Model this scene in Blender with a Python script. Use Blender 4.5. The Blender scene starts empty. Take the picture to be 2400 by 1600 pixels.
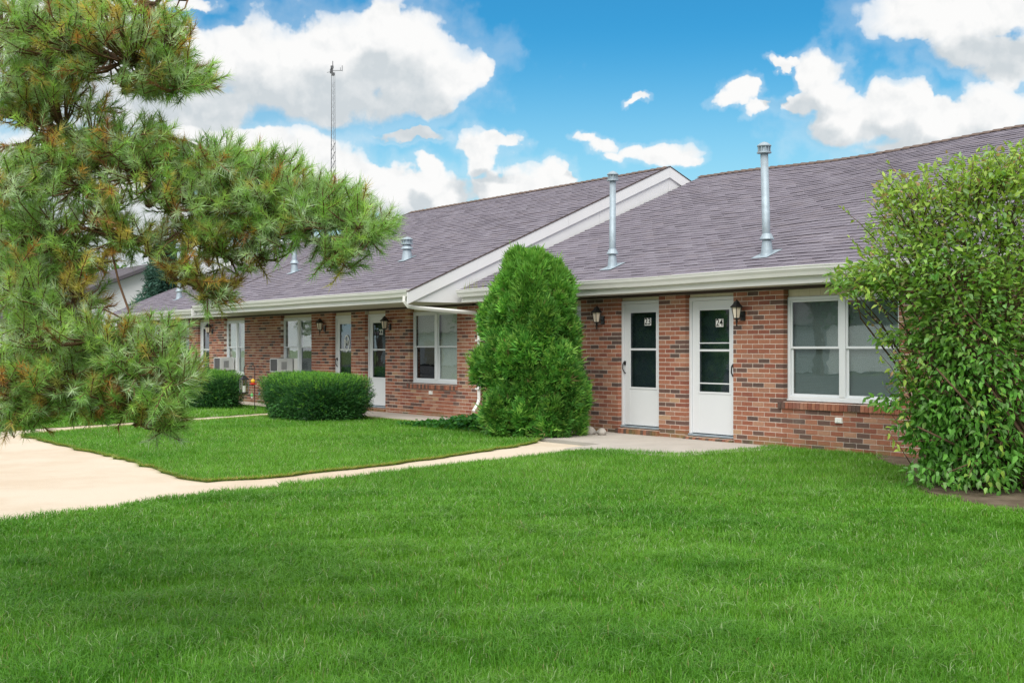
import bpy, bmesh, math, random
import numpy as np
from mathutils import Vector, Matrix
random.seed(7); rng = np.random.default_rng(11)
S = bpy.context.scene
COL = S.collection
R = math.radians

# ------------------------------------------------------------------ camera
F_PX = 2900.0                                  # focal length in 2400-px-wide pixels
ALPHA = R(54.599)
CA, SA = math.cos(ALPHA), math.sin(ALPHA)
CAM = Vector((12.636, -12.876, 1.35))
HOR = 818.0
cam = bpy.data.cameras.new('camera'); camo = bpy.data.objects.new('camera', cam); COL.objects.link(camo)
camo.location = CAM; camo.rotation_euler = (R(90), 0, ALPHA)
cam.sensor_width = 36; cam.lens = F_PX / 2400 * 36; cam.shift_y = (HOR - 800) / 2400
cam.clip_end = 3000; cam.clip_start = 0.1
S.camera = camo

def at(px, py, Z):
    """world point seen at photo pixel (px,py) at depth Z metres"""
    X = (px - 1200) / F_PX * Z; Y = (HOR - py) / F_PX * Z
    return Vector((CAM.x + X*CA - Z*SA, CAM.y + X*SA + Z*CA, CAM.z + Y))
def depth(p):
    return -SA*(p[0]-CAM.x) + CA*(p[1]-CAM.y)
def lateral(p):
    return CA*(p[0]-CAM.x) + SA*(p[1]-CAM.y)

# ------------------------------------------------------------------ light
SUN_EL, SUN_AZ = R(50), R(138)                 # azimuth: compass-like, direction the sun stands in, measured from +y clockwise
sd = Vector((math.sin(SUN_AZ)*math.cos(SUN_EL), math.cos(SUN_AZ)*math.cos(SUN_EL), math.sin(SUN_EL)))
sun = bpy.data.lights.new('sun', 'SUN'); suno = bpy.data.objects.new('sun', sun); COL.objects.link(suno)
sun.energy = 1.9; sun.angle = R(60); sun.color = (1.0, 0.95, 0.86)
suno.rotation_euler = sd.to_track_quat('Z', 'Y').to_euler()
S.view_settings.view_transform = 'Standard'; S.view_settings.look = 'None'
S.view_settings.exposure = 1.1; S.view_settings.gamma = 1.0
S.view_settings.use_curve_mapping = False
S.render.engine = 'CYCLES'
S.cycles.use_denoising = True; S.cycles.denoising_prefilter = 'NONE'
S.cycles.max_bounces = 6; S.cycles.transparent_max_bounces = 12

# ------------------------------------------------------------------ node helpers
class NT:
    def __init__(s, tree): s.t = tree; s.t.nodes.clear()
    def n(s, typ, **kw):
        nd = s.t.nodes.new(typ)
        for k, v in kw.items(): setattr(nd, k, v)
        return nd
    def l(s, a, b): s.t.links.new(a, b)
    def inp(s, nd, i, v):
        if hasattr(v, 'links'): s.l(v, nd.inputs[i])
        elif v is not None: nd.inputs[i].default_value = v
    def m(s, op, a, b=None, c=None, clamp=False):
        nd = s.n('ShaderNodeMath', operation=op, use_clamp=clamp)
        for i, v in enumerate((a, b, c)): s.inp(nd, i, v)
        return nd.outputs[0]
    def v(s, op, a, b=None, c=None):
        nd = s.n('ShaderNodeVectorMath', operation=op)
        for i, x in enumerate((a, b, c)): s.inp(nd, i, x)
        return nd.outputs['Value'] if op in ('LENGTH', 'DOT_PRODUCT') else nd.outputs[0]
    def mix(s, f, a, b, blend='MIX'):
        nd = s.n('ShaderNodeMix', data_type='RGBA', blend_type=blend)
        s.inp(nd, 0, f); s.inp(nd, 6, a); s.inp(nd, 7, b)
        return nd.outputs[2]
    def noise(s, vec, scale, detail=4, rough=.55, lac=2.0):
        nd = s.n('ShaderNodeTexNoise'); s.inp(nd, 'Vector', vec)
        nd.inputs['Scale'].default_value = scale; nd.inputs['Detail'].default_value = detail
        nd.inputs['Roughness'].default_value = rough; nd.inputs['Lacunarity'].default_value = lac
        return nd.outputs[0]
    def smooth(s, x, a, b, c=0.0, d=1.0):
        nd = s.n('ShaderNodeMapRange', interpolation_type='SMOOTHSTEP')
        s.inp(nd, 0, x); nd.inputs[1].default_value = a; nd.inputs[2].default_value = b
        nd.inputs[3].default_value = c; nd.inputs[4].default_value = d
        return nd.outputs[0]
def c4(c): return (c[0], c[1], c[2], 1.0)

# ------------------------------------------------------------------ sky
def ae(px, py):
    az = math.atan((px-1200)/F_PX); el = math.atan((HOR-py)/F_PX*math.cos(az)); return az, el
CLOUD_BACK = [
 (870,130,250,105),(640,165,150,95),(530,130,85,60),(760,215,260,85),(480,240,190,95),(1060,165,95,50),(1140,155,35,30),(960,225,120,55),(880,45,80,50),(400,120,90,75),(1000,255,70,42),(350,230,200,90),
 (2190,35,170,62),(2280,105,110,42),(2380,130,80,60),(2330,10,150,60),(440,8,70,14),(970,328,85,15),(100,150,300,200)]
CLOUD_FRONT = [
 (600,330,120,34),(700,400,160,60),(880,410,60,30),
 (560,345,190,48),(460,330,120,40),(740,345,70,42),(790,400,90,60),(650,420,220,60),(1000,450,180,62),(1125,365,55,48),(1165,330,35,20),(1150,430,70,50),(900,480,240,50),(990,390,35,28),
 (1270,405,55,30),(1230,440,80,30),(1395,335,45,18),(1350,320,30,14),(1440,360,30,14),(1565,362,85,28),(1490,345,45,22),(1600,380,60,18),
 (1492,220,36,9),(1745,205,35,28),(1785,240,30,20),(1730,225,40,18),(1905,160,50,50),(1935,225,75,50),(2010,285,130,60),(2110,230,62,52),(2170,290,170,62),(2345,245,95,55),(2300,300,130,60),(1860,235,45,40),(1840,140,40,9),
 (100,480,420,150),(300,640,330,100),(1250,590,800,40),(2250,350,200,60)]
SKYTINT = (.175, .56, .60, 1); SKYLOW = (2.75, 4.0, 4.4, 1)
W = bpy.data.worlds.new('World'); S.world = W; W.use_nodes = True
def build_world():
    k = 1/F_PX
    def group(name, outs):
        g = bpy.data.node_groups.new(name, 'ShaderNodeTree')
        g.interface.new_socket('P', in_out='INPUT', socket_type='NodeSocketVector')
        for o in outs: g.interface.new_socket(o, in_out='OUTPUT', socket_type='NodeSocketFloat')
        T = NT(g); return g, T, T.n('NodeGroupInput').outputs[0], T.n('NodeGroupOutput')
    def noise2(T, vec, scale, detail, rough=.55, out=0):
        nd = T.n('ShaderNodeTexNoise', noise_dimensions='2D'); T.inp(nd, 'Vector', vec)
        nd.inputs['Scale'].default_value = scale; nd.inputs['Detail'].default_value = detail; nd.inputs['Roughness'].default_value = rough
        return nd.outputs[out]
    # large cumulus masses
    def mass(name, blobs):
        gb, T, P, go = group(name, ['Field'])
        cur = None
        wv = T.v('MULTIPLY', T.v('SUBTRACT', noise2(T, P, 30, 4, .55, 1), (.5, .5, .5)), (.034, .026, 0))
        wv2 = T.v('MULTIPLY', T.v('SUBTRACT', noise2(T, P, 10, 2, .5, 1), (.5, .5, .5)), (.045, .022, 0))
        PW = T.v('ADD', T.v('ADD', P, wv), wv2)
        for (x, y, rx, ry) in blobs:
            a, e = ae(x, y); rx, ry = rx*k*1.14, ry*k*1.14
            L = T.v('LENGTH', T.v('MULTIPLY_ADD', PW, (1/rx, 1/ry, 0), (-a/rx, -e/ry, 0)))
            cur = L if cur is None else T.m('SMOOTH_MIN', cur, L, .16)
        T.l(T.m('MAXIMUM', T.m('SUBTRACT', 1.0, cur), -.8), go.inputs[0])
        return gb
    gA = mass('cloud_back', CLOUD_BACK); gF = mass('cloud_front', CLOUD_FRONT)
    # cauliflower detail
    gd, T, P, go = group('cloud_detail', ['Field'])
    wv = T.v('MULTIPLY', T.v('SUBTRACT', noise2(T, P, 60, 3, .6, 1), (.5, .5, .5)), (.022, .016, 0))
    PW = T.v('ADD', P, wv); puff = None
    for sc, am in ((28, .42), (64, .20), (140, .08)):
        vo = T.n('ShaderNodeTexVoronoi', feature='SMOOTH_F1', voronoi_dimensions='2D'); T.inp(vo, 'Vector', PW); vo.inputs['Scale'].default_value = sc; vo.inputs['Smoothness'].default_value = .5
        q = T.m('MULTIPLY_ADD', vo.outputs['Distance'], -am, am*.45); puff = q if puff is None else T.m('ADD', puff, q)
    T.l(T.m('ADD', puff, T.m('MULTIPLY_ADD', noise2(T, P, 40, 5, .55), .34, -.17)), go.inputs[0])

    T = NT(W.node_tree)
    tc = T.n('ShaderNodeTexCoord'); d = tc.outputs['Generated']
    fx = T.v('DOT_PRODUCT', d, (-SA, CA, 0)); rx = T.v('DOT_PRODUCT', d, (CA, SA, 0))
    az = T.m('ARCTAN2', rx, fx)
    sep = T.n('ShaderNodeSeparateXYZ'); T.l(d, sep.inputs[0])
    el = T.m('ARCSINE', sep.outputs[2])
    def P(dx, dy):
        cb = T.n('ShaderNodeCombineXYZ'); T.l(T.m('ADD', az, dx), cb.inputs[0]); T.l(T.m('ADD', el, dy), cb.inputs[1]); return cb.outputs[0]
    def ev(g, p):
        gn = T.n('ShaderNodeGroup'); gn.node_tree = g; T.l(p, gn.inputs[0]); return gn.outputs[0]
    sky = T.n('ShaderNodeTexSky', sky_type='NISHITA', sun_disc=False)
    sky.sun_elevation = SUN_EL; sky.sun_rotation = SUN_AZ
    sky.air_density = 1.0; sky.dust_density = .6; sky.ozone_density = 2.2
    hs = T.n('ShaderNodeHueSaturation'); T.l(sky.outputs[0], hs.inputs['Color']); hs.inputs['Saturation'].default_value = 1.25
    blue = T.mix(1.0, hs.outputs[0], SKYTINT, 'MULTIPLY')
    low = T.m('MULTIPLY', T.m('SUBTRACT', 1.0, T.smooth(el, .02, .26)), .85)
    blue = T.mix(low, blue, SKYLOW)
    LIT, SHADE = (4.55, 4.55, 4.52, 1), (2.95, 3.2, 3.36, 1)
    # clouds in the part of the sky the photograph shows
    d0 = ev(gd, P(0, 0)); d1 = ev(gd, P(.004, .007))
    def layer(gm, under, up):
        m0 = ev(gm, P(0, 0)); m1 = ev(gm, P(.008, up)); f0 = T.m('ADD', m0, d0)
        # crisp on the lit side, softer underneath
        w = T.m('MULTIPLY_ADD', T.m('SUBTRACT', m1, m0, clamp=True), 1.1, .27)
        mk = T.smooth(T.m('DIVIDE', T.m('ADD', f0, .03), w), 0, 1)
        mk = T.m('MULTIPLY', mk, T.smooth(m0, -.05, .42, .62, 1.0))
        mk = T.m('MAXIMUM', mk, T.smooth(f0, -.4, .1, 0.0, .20))
        sh = T.m('ADD', T.smooth(m1, -.05, .58, 0, .95), T.m('MULTIPLY', T.m('SUBTRACT', d1, d0), 1.3), clamp=True)
        sh = T.m('MULTIPLY', sh, T.smooth(m0, -.1, .35))
        return T.mix(mk, under, T.mix(sh, LIT, SHADE))
    col = layer(gF, layer(gA, blue, .036), .030)
    b1 = T.n('ShaderNodeBackground'); T.l(col, b1.inputs[0]); b1.inputs[1].default_value = .10
    # broken cumulus out of view, cover raised as added fill light
    g0 = T.m('MULTIPLY_ADD', T.noise(d, 3.4, 4, .52), 5.0, -1.95); g1 = T.m('MULTIPLY_ADD', T.noise(T.v('ADD', d, (0, 0, .05)), 3.4, 2, .5), 5.0, -2.2)
    col2 = T.mix(T.smooth(g0, -.05, .3), blue, T.mix(T.smooth(g1, .0, 1.0), LIT, SHADE))
    col2 = T.mix(T.smooth(sep.outputs[2], -.03, -.005), (.7, .85, .6, 1), col2)
    b2 = T.n('ShaderNodeBackground'); T.l(col2, b2.inputs[0]); b2.inputs[1].default_value = .10
    out = T.m('MAXIMUM', T.m('MAXIMUM', T.smooth(T.m('ABSOLUTE', az), .42, .50), T.smooth(el, .285, .33)), T.smooth(el, .0, -.02))
    mx = T.n('ShaderNodeMixShader'); T.l(out, mx.inputs[0]); T.l(b1.outputs[0], mx.inputs[1]); T.l(b2.outputs[0], mx.inputs[2])
    wo = T.n('ShaderNodeOutputWorld'); T.l(mx.outputs[0], wo.inputs[0])
    W.cycles.sampling_method = 'MANUAL'; W.cycles.sample_map_resolution = 512
build_world()

# ------------------------------------------------------------------ materials
def mat(name, col, rough=.6, var=.0, scale=3.0, bump=0.0, bscale=60, metal=0.0, spec=.5, tint=False, col2=None, stretch=(1,1,1), emit=None):
    m = bpy.data.materials.new(name); m.use_nodes = True
    T = NT(m.node_tree)
    geo = T.n('ShaderNodeNewGeometry'); pos = T.v('MULTIPLY', geo.outputs['Position'], stretch)
    if tint:
        at_ = T.n('ShaderNodeAttribute', attribute_name='tint'); base = at_.outputs['Color']
    else:
        base = None
    if col2 is not None:
        f = T.smooth(T.noise(pos, scale, 6, .62), .38, .64)
        base = T.mix(f, c4(col), c4(col2))
    b = T.n('ShaderNodeBsdfPrincipled')
    if var > 0:
        n1 = T.noise(pos, scale, 6, .65)
        f = T.m('MULTIPLY_ADD', n1, 2*var*1.6, 1 - var*1.6)
        cc = T.n('ShaderNodeCombineXYZ')
        for i in range(3): T.l(f, cc.inputs[i])
        base = T.mix(1.0, base if base is not None else c4(col), cc.outputs[0], 'MULTIPLY')
    if name == 'brick':
        sx = T.n('ShaderNodeSeparateXYZ'); T.l(geo.outputs['Position'], sx.inputs[0])
        mz = T.m('MULTIPLY', T.smooth(sx.outputs[2], .20, .0), T.smooth(T.noise(geo.outputs['Position'], 2.2, 4, .6), .40, .62))
        base = T.mix(T.m('MULTIPLY', mz, .55), base, (.17,.19,.07,1))
        ef = T.m('MULTIPLY', T.smooth(T.noise(T.v('MULTIPLY', geo.outputs['Position'], (1, 1, .45)), 1.3, 5, .65), .55, .75), .12)
        base = T.mix(ef, base, (.50,.42,.36,1))
    if base is None: b.inputs['Base Color'].default_value = c4(col)
    else: T.l(base, b.inputs['Base Color'])
    b.inputs['Roughness'].default_value = rough; b.inputs['Metallic'].default_value = metal
    b.inputs['Specular IOR Level'].default_value = spec
    if bump > 0:
        bp = T.n('ShaderNodeBump'); bp.inputs['Strength'].default_value = bump; bp.inputs['Distance'].default_value = .01
        T.l(T.noise(pos, bscale, 5, .6), bp.inputs['Height']); T.l(bp.outputs[0], b.inputs['Normal'])
    o = T.n('ShaderNodeOutputMaterial'); T.l(b.outputs[0], o.inputs[0])
    return m
def leafmat(name, trans=.3, rough=.5, spec=.4, patch=0.0):
    m = bpy.data.materials.new(name); m.use_nodes = True
    T = NT(m.node_tree)
    a = T.n('ShaderNodeAttribute', attribute_name='tint'); col = a.outputs['Color']
    if patch > 0:
        geo = T.n('ShaderNodeNewGeometry')
        f = T.m('MULTIPLY_ADD', T.noise(geo.outputs['Position'], .9, 4, .6), 2*patch, 1-patch)
        cc = T.n('ShaderNodeCombineXYZ'); [T.l(f, cc.inputs[i]) for i in range(3)]
        col = T.mix(1.0, col, cc.outputs[0], 'MULTIPLY')
    b = T.n('ShaderNodeBsdfPrincipled'); T.l(col, b.inputs['Base Color'])
    b.inputs['Roughness'].default_value = rough; b.inputs['Specular IOR Level'].default_value = spec
    tr = T.n('ShaderNodeBsdfTranslucent'); T.l(T.mix(1.0, col, (1.15, 1.1, .6, 1), 'MULTIPLY'), tr.inputs[0])
    mx = T.n('ShaderNodeMixShader'); mx.inputs[0].default_value = trans
    T.l(b.outputs[0], mx.inputs[1]); T.l(tr.outputs[0], mx.inputs[2])
    o = T.n('ShaderNodeOutputMaterial'); T.l(mx.outputs[0], o.inputs[0])
    return m
def glassmat(name, tint=(.75,.8,.8), refl=1.0, wav=.0):
    m = bpy.data.materials.new(name); m.use_nodes = True
    T = NT(m.node_tree)
    geo_ = T.n('ShaderNodeNewGeometry'); fc = T.m('ABSOLUTE', T.v('DOT_PRODUCT', geo_.outputs['Normal'], geo_.outputs['Incoming']))
    fr_ = T.m('MULTIPLY_ADD', T.m('POWER', T.m('SUBTRACT', 1.0, fc), 4.0), .85, .10)
    tr = T.n('ShaderNodeBsdfTransparent'); tr.inputs[0].default_value = c4(tint)
    gl = T.n('ShaderNodeBsdfGlossy'); gl.inputs['Roughness'].default_value = .015; gl.inputs[0].default_value = (.95, .97, 1, 1)
    if wav > 0:
        geo = T.n('ShaderNodeNewGeometry'); bp = T.n('ShaderNodeBump'); bp.inputs['Strength'].default_value = wav; bp.inputs['Distance'].default_value = .02
        T.l(T.noise(geo.outputs['Position'], 3.0, 2, .5), bp.inputs['Height']); T.l(bp.outputs[0], gl.inputs['Normal'])
    mx = T.n('ShaderNodeMixShader'); T.l(T.m('MULTIPLY', fr_, refl, clamp=True), mx.inputs[0])
    T.l(tr.outputs[0], mx.inputs[1]); T.l(gl.outputs[0], mx.inputs[2])
    o = T.n('ShaderNodeOutputMaterial'); T.l(mx.outputs[0], o.inputs[0])
    return m

M = {}
M['brick'] = mat('brick', (.3,.12,.09), .85, var=.22, scale=26, bump=.5, bscale=90, tint=True, spec=.25)
M['mortar'] = mat('mortar', (.66,.57,.50), .95, var=.15, scale=18, bump=.4, bscale=120, spec=.2)
M['white'] = mat('white_paint', (.70,.725,.755), .42, var=.03, scale=2.5)
M['gutter'] = mat('gutter_white', (.74,.74,.725), .4, var=.09, scale=2.2, bump=.06, bscale=8, stretch=(1,1,5))
M['siding'] = mat('siding_white', (.75,.75,.77), .5, var=.05, scale=1.6, bump=.08, bscale=5)
M['beige'] = mat('beige_board', (.62,.56,.42), .6, var=.07, scale=9)
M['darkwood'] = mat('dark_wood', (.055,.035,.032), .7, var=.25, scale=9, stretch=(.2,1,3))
M['shingle'] = mat('shingle', (.1,.09,.1), .93, var=.12, scale=2.2, bump=.7, bscale=260, tint=True, spec=.25)
M['tab_edge_shade'] = mat('shingle_edge_shade', (.045,.038,.048), .95, spec=.1)  # dark cut edge, with the shadow line under each tab put into its colour
M['ridge'] = mat('ridge_shingle', (.14,.10,.085), .9, var=.25, scale=14, spec=.25)
M['galv'] = mat('galvanised', (.36,.43,.49), .55, var=.25, scale=9, metal=.3, spec=.4)
M['black'] = mat('black_metal', (.012,.012,.014), .42, var=.1, scale=30)
M['frost'] = mat('frosted_glass', (.72,.64,.53), .35, var=.08, scale=10)
M['glass'] = glassmat('window_glass', (.88,.93,.92), 1.0, .03)
M['darkglass'] = glassmat('dark_glass', (.50,.56,.58), 1.0, .03)
M['screen'] = mat('insect_screen', (.045,.05,.06), .55, var=.06, scale=2, spec=.35)
M['blind'] = mat('blind_slat', (.21,.24,.24), .6, var=.03, scale=2)
M['cream'] = mat('cream_blind', (.80,.77,.70), .6, var=.04, scale=2)
M['inner'] = mat('inner_door_paint', (.34,.37,.38), .6, var=.05)
M['room'] = mat('room_wall', (.16,.16,.15), .9, var=.15, scale=.6)
M['soffit'] = mat('soffit_panel', (.55,.54,.47), .6, var=.05, scale=3)
M['concrete'] = mat('concrete', (.66,.57,.46), .9, col2=(.56,.455,.345), var=.10, scale=.55, bump=.3, bscale=140, spec=.25)
M['stoop'] = mat('stoop_concrete', (.47,.43,.39), .9, var=.16, scale=1.7, bump=.3, bscale=120, spec=.25)
M['soil'] = mat('lawn_soil', (.09,.15,.035), .95, col2=(.12,.14,.05), scale=3, bump=.6, bscale=40, spec=.1)
M['dirt'] = mat('bare_dirt', (.11,.085,.062), .95, col2=(.17,.135,.10), scale=4, bump=.8, bscale=30, spec=.1)
M['grass'] = leafmat('grass_blade', .38, .5, .35, .16)
M['needle'] = leafmat('pine_needle', .38, .34, .6)
M['leaf'] = leafmat('shrub_leaf', .40, .50, .32)
M['conifer'] = leafmat('conifer_spray', .22, .5, .35)
M['bark'] = mat('bark', (.12,.075,.05), .9, var=.35, scale=16, bump=.8, bscale=50, spec=.2)
M['twig'] = mat('twig', (.16,.09,.055), .85, var=.3, scale=30, spec=.2)
M['stone'] = mat('river_stone', (.42,.39,.36), .8, var=.25, scale=12, bump=.3, bscale=50)
M['grey_plastic'] = mat('grey_plastic', (.16,.16,.17), .6, var=.05)
M['ac'] = mat('ac_casing', (.66,.67,.68), .45, var=.06, scale=6)
M['num'] = mat('black_print', (.01,.01,.01), .5)
M['plate'] = mat('white_plate', (.8,.8,.78), .4)
M['steel'] = mat('tower_steel', (.16,.16,.18), .6, metal=.3)
M['red'] = mat('red_plastic', (.55,.03,.03), .35)
M['yellow'] = mat('yellow_plastic', (.65,.40,.03), .35)
M['teal'] = mat('teal_metal', (.05,.22,.20), .4)
M['lime'] = mat('green_plastic', (.12,.42,.12), .4)
M['candle'] = mat('candle_wax', (.8,.78,.7), .5)

# ------------------------------------------------------------------ object helpers
def tag(o, label=None, cat=None, group=None, kind=None):
    if label: o['label'] = label
    if cat: o['category'] = cat
    if group: o['group'] = group
    if kind: o['kind'] = kind
    return o
def empty(name, loc, label=None, cat=None, group=None, rz=0):
    o = bpy.data.objects.new(name, None); COL.objects.link(o); o.location = loc; o.rotation_euler = (0, 0, rz)
    o.empty_display_size = .1
    return tag(o, label, cat, group)
class MB:
    """collects boxes, prisms, tubes and lathes; build() links ONE mesh object"""
    def __init__(s): s.v = []; s.f = []; s.t = []; s.mi = []; s.cur = (1,1,1); s.m = 0
    def add(s, vs, fs):
        n = len(s.v); s.v += [tuple(x) for x in vs]; s.f += [tuple(i+n for i in f) for f in fs]
        s.t += [s.cur]*len(vs); s.mi += [s.m]*len(fs); return s
    def box(s, a, b):
        x0,y0,z0 = a; x1,y1,z1 = b
        return s.add([(x0,y0,z0),(x1,y0,z0),(x1,y1,z0),(x0,y1,z0),(x0,y0,z1),(x1,y0,z1),(x1,y1,z1),(x0,y1,z1)],
              [(0,3,2,1),(4,5,6,7),(0,1,5,4),(1,2,6,5),(2,3,7,6),(3,0,4,7)])
    def quad(s, *p): return s.add(p, [tuple(range(len(p)))])
    def prism_x(s, prof, x0, x1):
        """profile of (y,z) points extruded along x"""
        n = len(prof)
        return s.add([(x0,y,z) for y,z in prof]+[(x1,y,z) for y,z in prof],
              [tuple(range(n))[::-1], tuple(range(n,2*n))]+[(i,(i+1)%n,n+(i+1)%n,n+i) for i in range(n)])
    def prism_z(s, poly, z0, z1):
        n = len(poly)
        return s.add([(x,y,z0) for x,y in poly]+[(x,y,z1) for x,y in poly],
              [tuple(range(n))[::-1], tuple(range(n,2*n))]+[(i,(i+1)%n,n+(i+1)%n,n+i) for i in range(n)])
    def tube(s, pts, rad, n=6, cap=True):
        pts = [Vector(p) for p in pts]; k = len(pts)
        if not hasattr(rad, '__len__'): rad = [rad]*k
        vs = []; ref = None
        for i, p in enumerate(pts):
            d = (pts[min(i+1,k-1)] - pts[max(i-1,0)]).normalized()
            if ref is None:
                ref = Vector((0,0,1)) if abs(d.z) < .9 else Vector((1,0,0))
            u = (ref - d*ref.dot(d)).normalized(); w = d.cross(u); ref = u
            for j in range(n):
                a = 2*math.pi*j/n; vs.append(p + (u*math.cos(a) + w*math.sin(a))*rad[i])
        fs = [(i*n+j, i*n+(j+1)%n, (i+1)*n+(j+1)%n, (i+1)*n+j) for i in range(k-1) for j in range(n)]
        if cap: fs += [tuple(range(n))[::-1], tuple(range((k-1)*n, k*n))]
        return s.add(vs, fs)
    def lathe(s, prof, c=(0,0,0), n=16, rot=0):
        """prof of (r,z) about the vertical through c"""
        k = len(prof); vs = []
        for r, z in prof:
            for j in range(n):
                a = 2*math.pi*j/n + rot; vs.append((c[0]+r*math.cos(a), c[1]+r*math.sin(a), c[2]+z))
        fs = [(i*n+j, i*n+(j+1)%n, (i+1)*n+(j+1)%n, (i+1)*n+j) for i in range(k-1) for j in range(n)]
        fs += [tuple(range(n))[::-1], tuple(range((k-1)*n, k*n))]
        return s.add(vs, fs)
    def mesh(s, name, mats):
        me = bpy.data.meshes.new(name); me.from_pydata(s.v, [], s.f)
        a = me.attributes.new('tint', 'FLOAT_COLOR', 'POINT')
        a.data.foreach_set('color', [c for t in s.t for c in (t[0], t[1], t[2], 1.0)])
        for m in (mats if isinstance(mats, (list, tuple)) else [mats]): me.materials.append(m)
        me.polygons.foreach_set('material_index', s.mi)
        me.update(); return me
    def build(s, name, mats, parent=None, smooth=False, bevel=0, world=False):
        me = s.mesh(name, mats)
        if smooth: me.polygons.foreach_set('use_smooth', [True]*len(me.polygons)); me.update()
        return put(name, me, parent, bevel=bevel)
def put(name, me, parent=None, loc=None, rot=None, bevel=0):
    o = bpy.data.objects.new(name, me); COL.objects.link(o)
    if parent is not None: o.parent = parent
    if loc is not None: o.location = loc
    if rot is not None: o.rotation_euler = rot
    if bevel:
        b = o.modifiers.new('bevel', 'BEVEL'); b.width = bevel; b.segments = 2; b.limit_method = 'ANGLE'
    return o
def np_mesh(name, verts, sizes, mats, tint=None, smooth=False, parent=None):
    """verts are listed face by face (no sharing): sizes gives the corners of each face"""
    verts = np.asarray(verts, np.float32).reshape(-1, 3); sizes = np.asarray(sizes, np.int32)
    me = bpy.data.meshes.new(name); nv = len(verts)
    me.vertices.add(nv); me.vertices.foreach_set('co', verts.ravel())
    me.loops.add(nv); me.loops.foreach_set('vertex_index', np.arange(nv, dtype=np.int32))
    me.polygons.add(len(sizes)); st = np.concatenate([[0], np.cumsum(sizes)[:-1]]).astype(np.int32)
    me.polygons.foreach_set('loop_start', st); me.polygons.foreach_set('loop_total', sizes)
    if tint is not None:
        a = me.attributes.new('tint', 'FLOAT_COLOR', 'POINT')
        t = np.concatenate([np.asarray(tint, np.float32).reshape(-1, 3), np.ones((nv, 1), np.float32)], 1)
        a.data.foreach_set('color', t.ravel())
    for m in (mats if isinstance(mats, (list, tuple)) else [mats]): me.materials.append(m)
    me.update(calc_edges=True); me.validate()
    return put(name, me, parent)
def copy_tree(o, parent=None):
    c = o.copy(); COL.objects.link(c)
    if parent is not None: c.parent = parent
    for ch in list(o.children): copy_tree(ch, c)
    return c
def norm(a): return a / np.maximum(np.linalg.norm(a, axis=-1, keepdims=True), 1e-9)
def text_mesh(txt, size):
    cu = bpy.data.curves.new('lettering', 'FONT'); cu.body = txt; cu.size = size; cu.align_x = 'CENTER'; cu.align_y = 'CENTER'; cu.extrude = .0008; cu.offset = .0012
    o = bpy.data.objects.new('lettering', cu); COL.objects.link(o)
    dg = bpy.context.evaluated_depsgraph_get(); dg.update()
    me = bpy.data.meshes.new_from_object(o.evaluated_get(dg)); bpy.data.objects.remove(o); bpy.data.curves.remove(cu)
    return me

# ------------------------------------------------------------------ ground
def inside(poly, x, y):
    r = np.zeros(np.shape(x), bool); n = len(poly)
    for i in range(n):
        x0, y0 = poly[i]; x1, y1 = poly[(i+1) % n]
        c = ((y0 > y) != (y1 > y)) & (x < (x1-x0)*(y-y0)/(y1-y0+1e-12)+x0)
        r ^= c
    return r
tag(MB().quad((-900,-900,-.12),(900,-900,-.12),(900,900,-.12),(-900,900,-.12)).build('ground', M['soil']), kind='structure')
NEAR = [(2.54,-10.56),(1.73,-8.67),(1.22,-7.3),(.77,-6.17),(.3,-4.6),(-.06,-3.28),(-.30,-2.62),(.0,-2.2),(.45,-2.12),(.85,-2.02),(.98,-1.6),(.92,-.9),(.78,-.01),(9.5,-.01),(22,-.01),(22,-14.4),(4.05,-14.4)]
ISLE = [(-7.5,-7.95),(-2.17,-8.02),(.25,-8.2),(.6,-8.12),(.62,-7.6),(.11,-5.79),(-.9,-3.6),(-1.75,-2.2),(-2.3,-1.75),(-3.2,-1.2),(-5.6,-1.12),(-10.95,-1.12),(-10.9,-1.8),(-9.0,-5.6),(-7.9,-7.5)]
FARL = [(-8.75,-7.95),(-11.6,-1.95),(-12.0,-1.12),(-30,-1.12),(-30,-.05),(-60,-.05),(-60,-7.95)]
NBED = [(-5.6,-1.12),(-3.2,-1.2),(-3.2,-.01),(-5.9,-.01)]
def ragged(poly, a0, a1, amp=.03, seed=0):
    r = np.random.default_rng(seed); out = []
    for i in range(len(poly)):
        x0, y0 = poly[i]; x1, y1 = poly[(i+1) % len(poly)]; out.append((x0, y0))
        if a0 <= i < a1:
            n = max(1, int(math.hypot(x1-x0, y1-y0)/.22))
            for j in range(1, n):
                f = j/n; out.append((x0+(x1-x0)*f+r.normal(0, amp), y0+(y1-y0)*f+r.normal(0, amp)))
    return out
NEAR = ragged(NEAR, 0, 12, .035, 1); ISLE = ragged(ISLE, 0, 10, .035, 2); FARL = ragged(FARL, 0, 2, .04, 3)
tag(MB().prism_z([(-60,-14.5),(9,-14.5),(9,-2.0),(-60,-2.0)], -.1, -.004).build('path', M['concrete']), kind='structure')
tag(MB().prism_z([(-110,-40),(30,-40),(30,-14.504),(-110,-14.504)], -.1, -.06).build('road', mat('asphalt', (.055,.055,.058), .9, var=.2, scale=2)), kind='structure')
pv = MB()
pv.prism_z([(-13.6,-1.1),(-5.7,-1.1),(-5.7,0.02),(-13.6,0.02)], -.1, .035)
tag(pv.build('stoop_pavement', M['stoop']), kind='structure')
pv = MB(); pv.prism_z([(-3.35,-1.72),(-.9,-1.72),(-.6,-2.6),(.1,-2.5),(1.2,-2.3),(1.2,0.02),(-3.35,0.02)], -.1, .012)
tag(pv.build('door_pavement', M['stoop']), kind='structure')
tag(MB().prism_z([(-24,-1.1),(-18,-1.1),(-18,.02),(-24,.02)], -.1, .035).build('far_pavement', M['stoop']), kind='structure')
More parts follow.
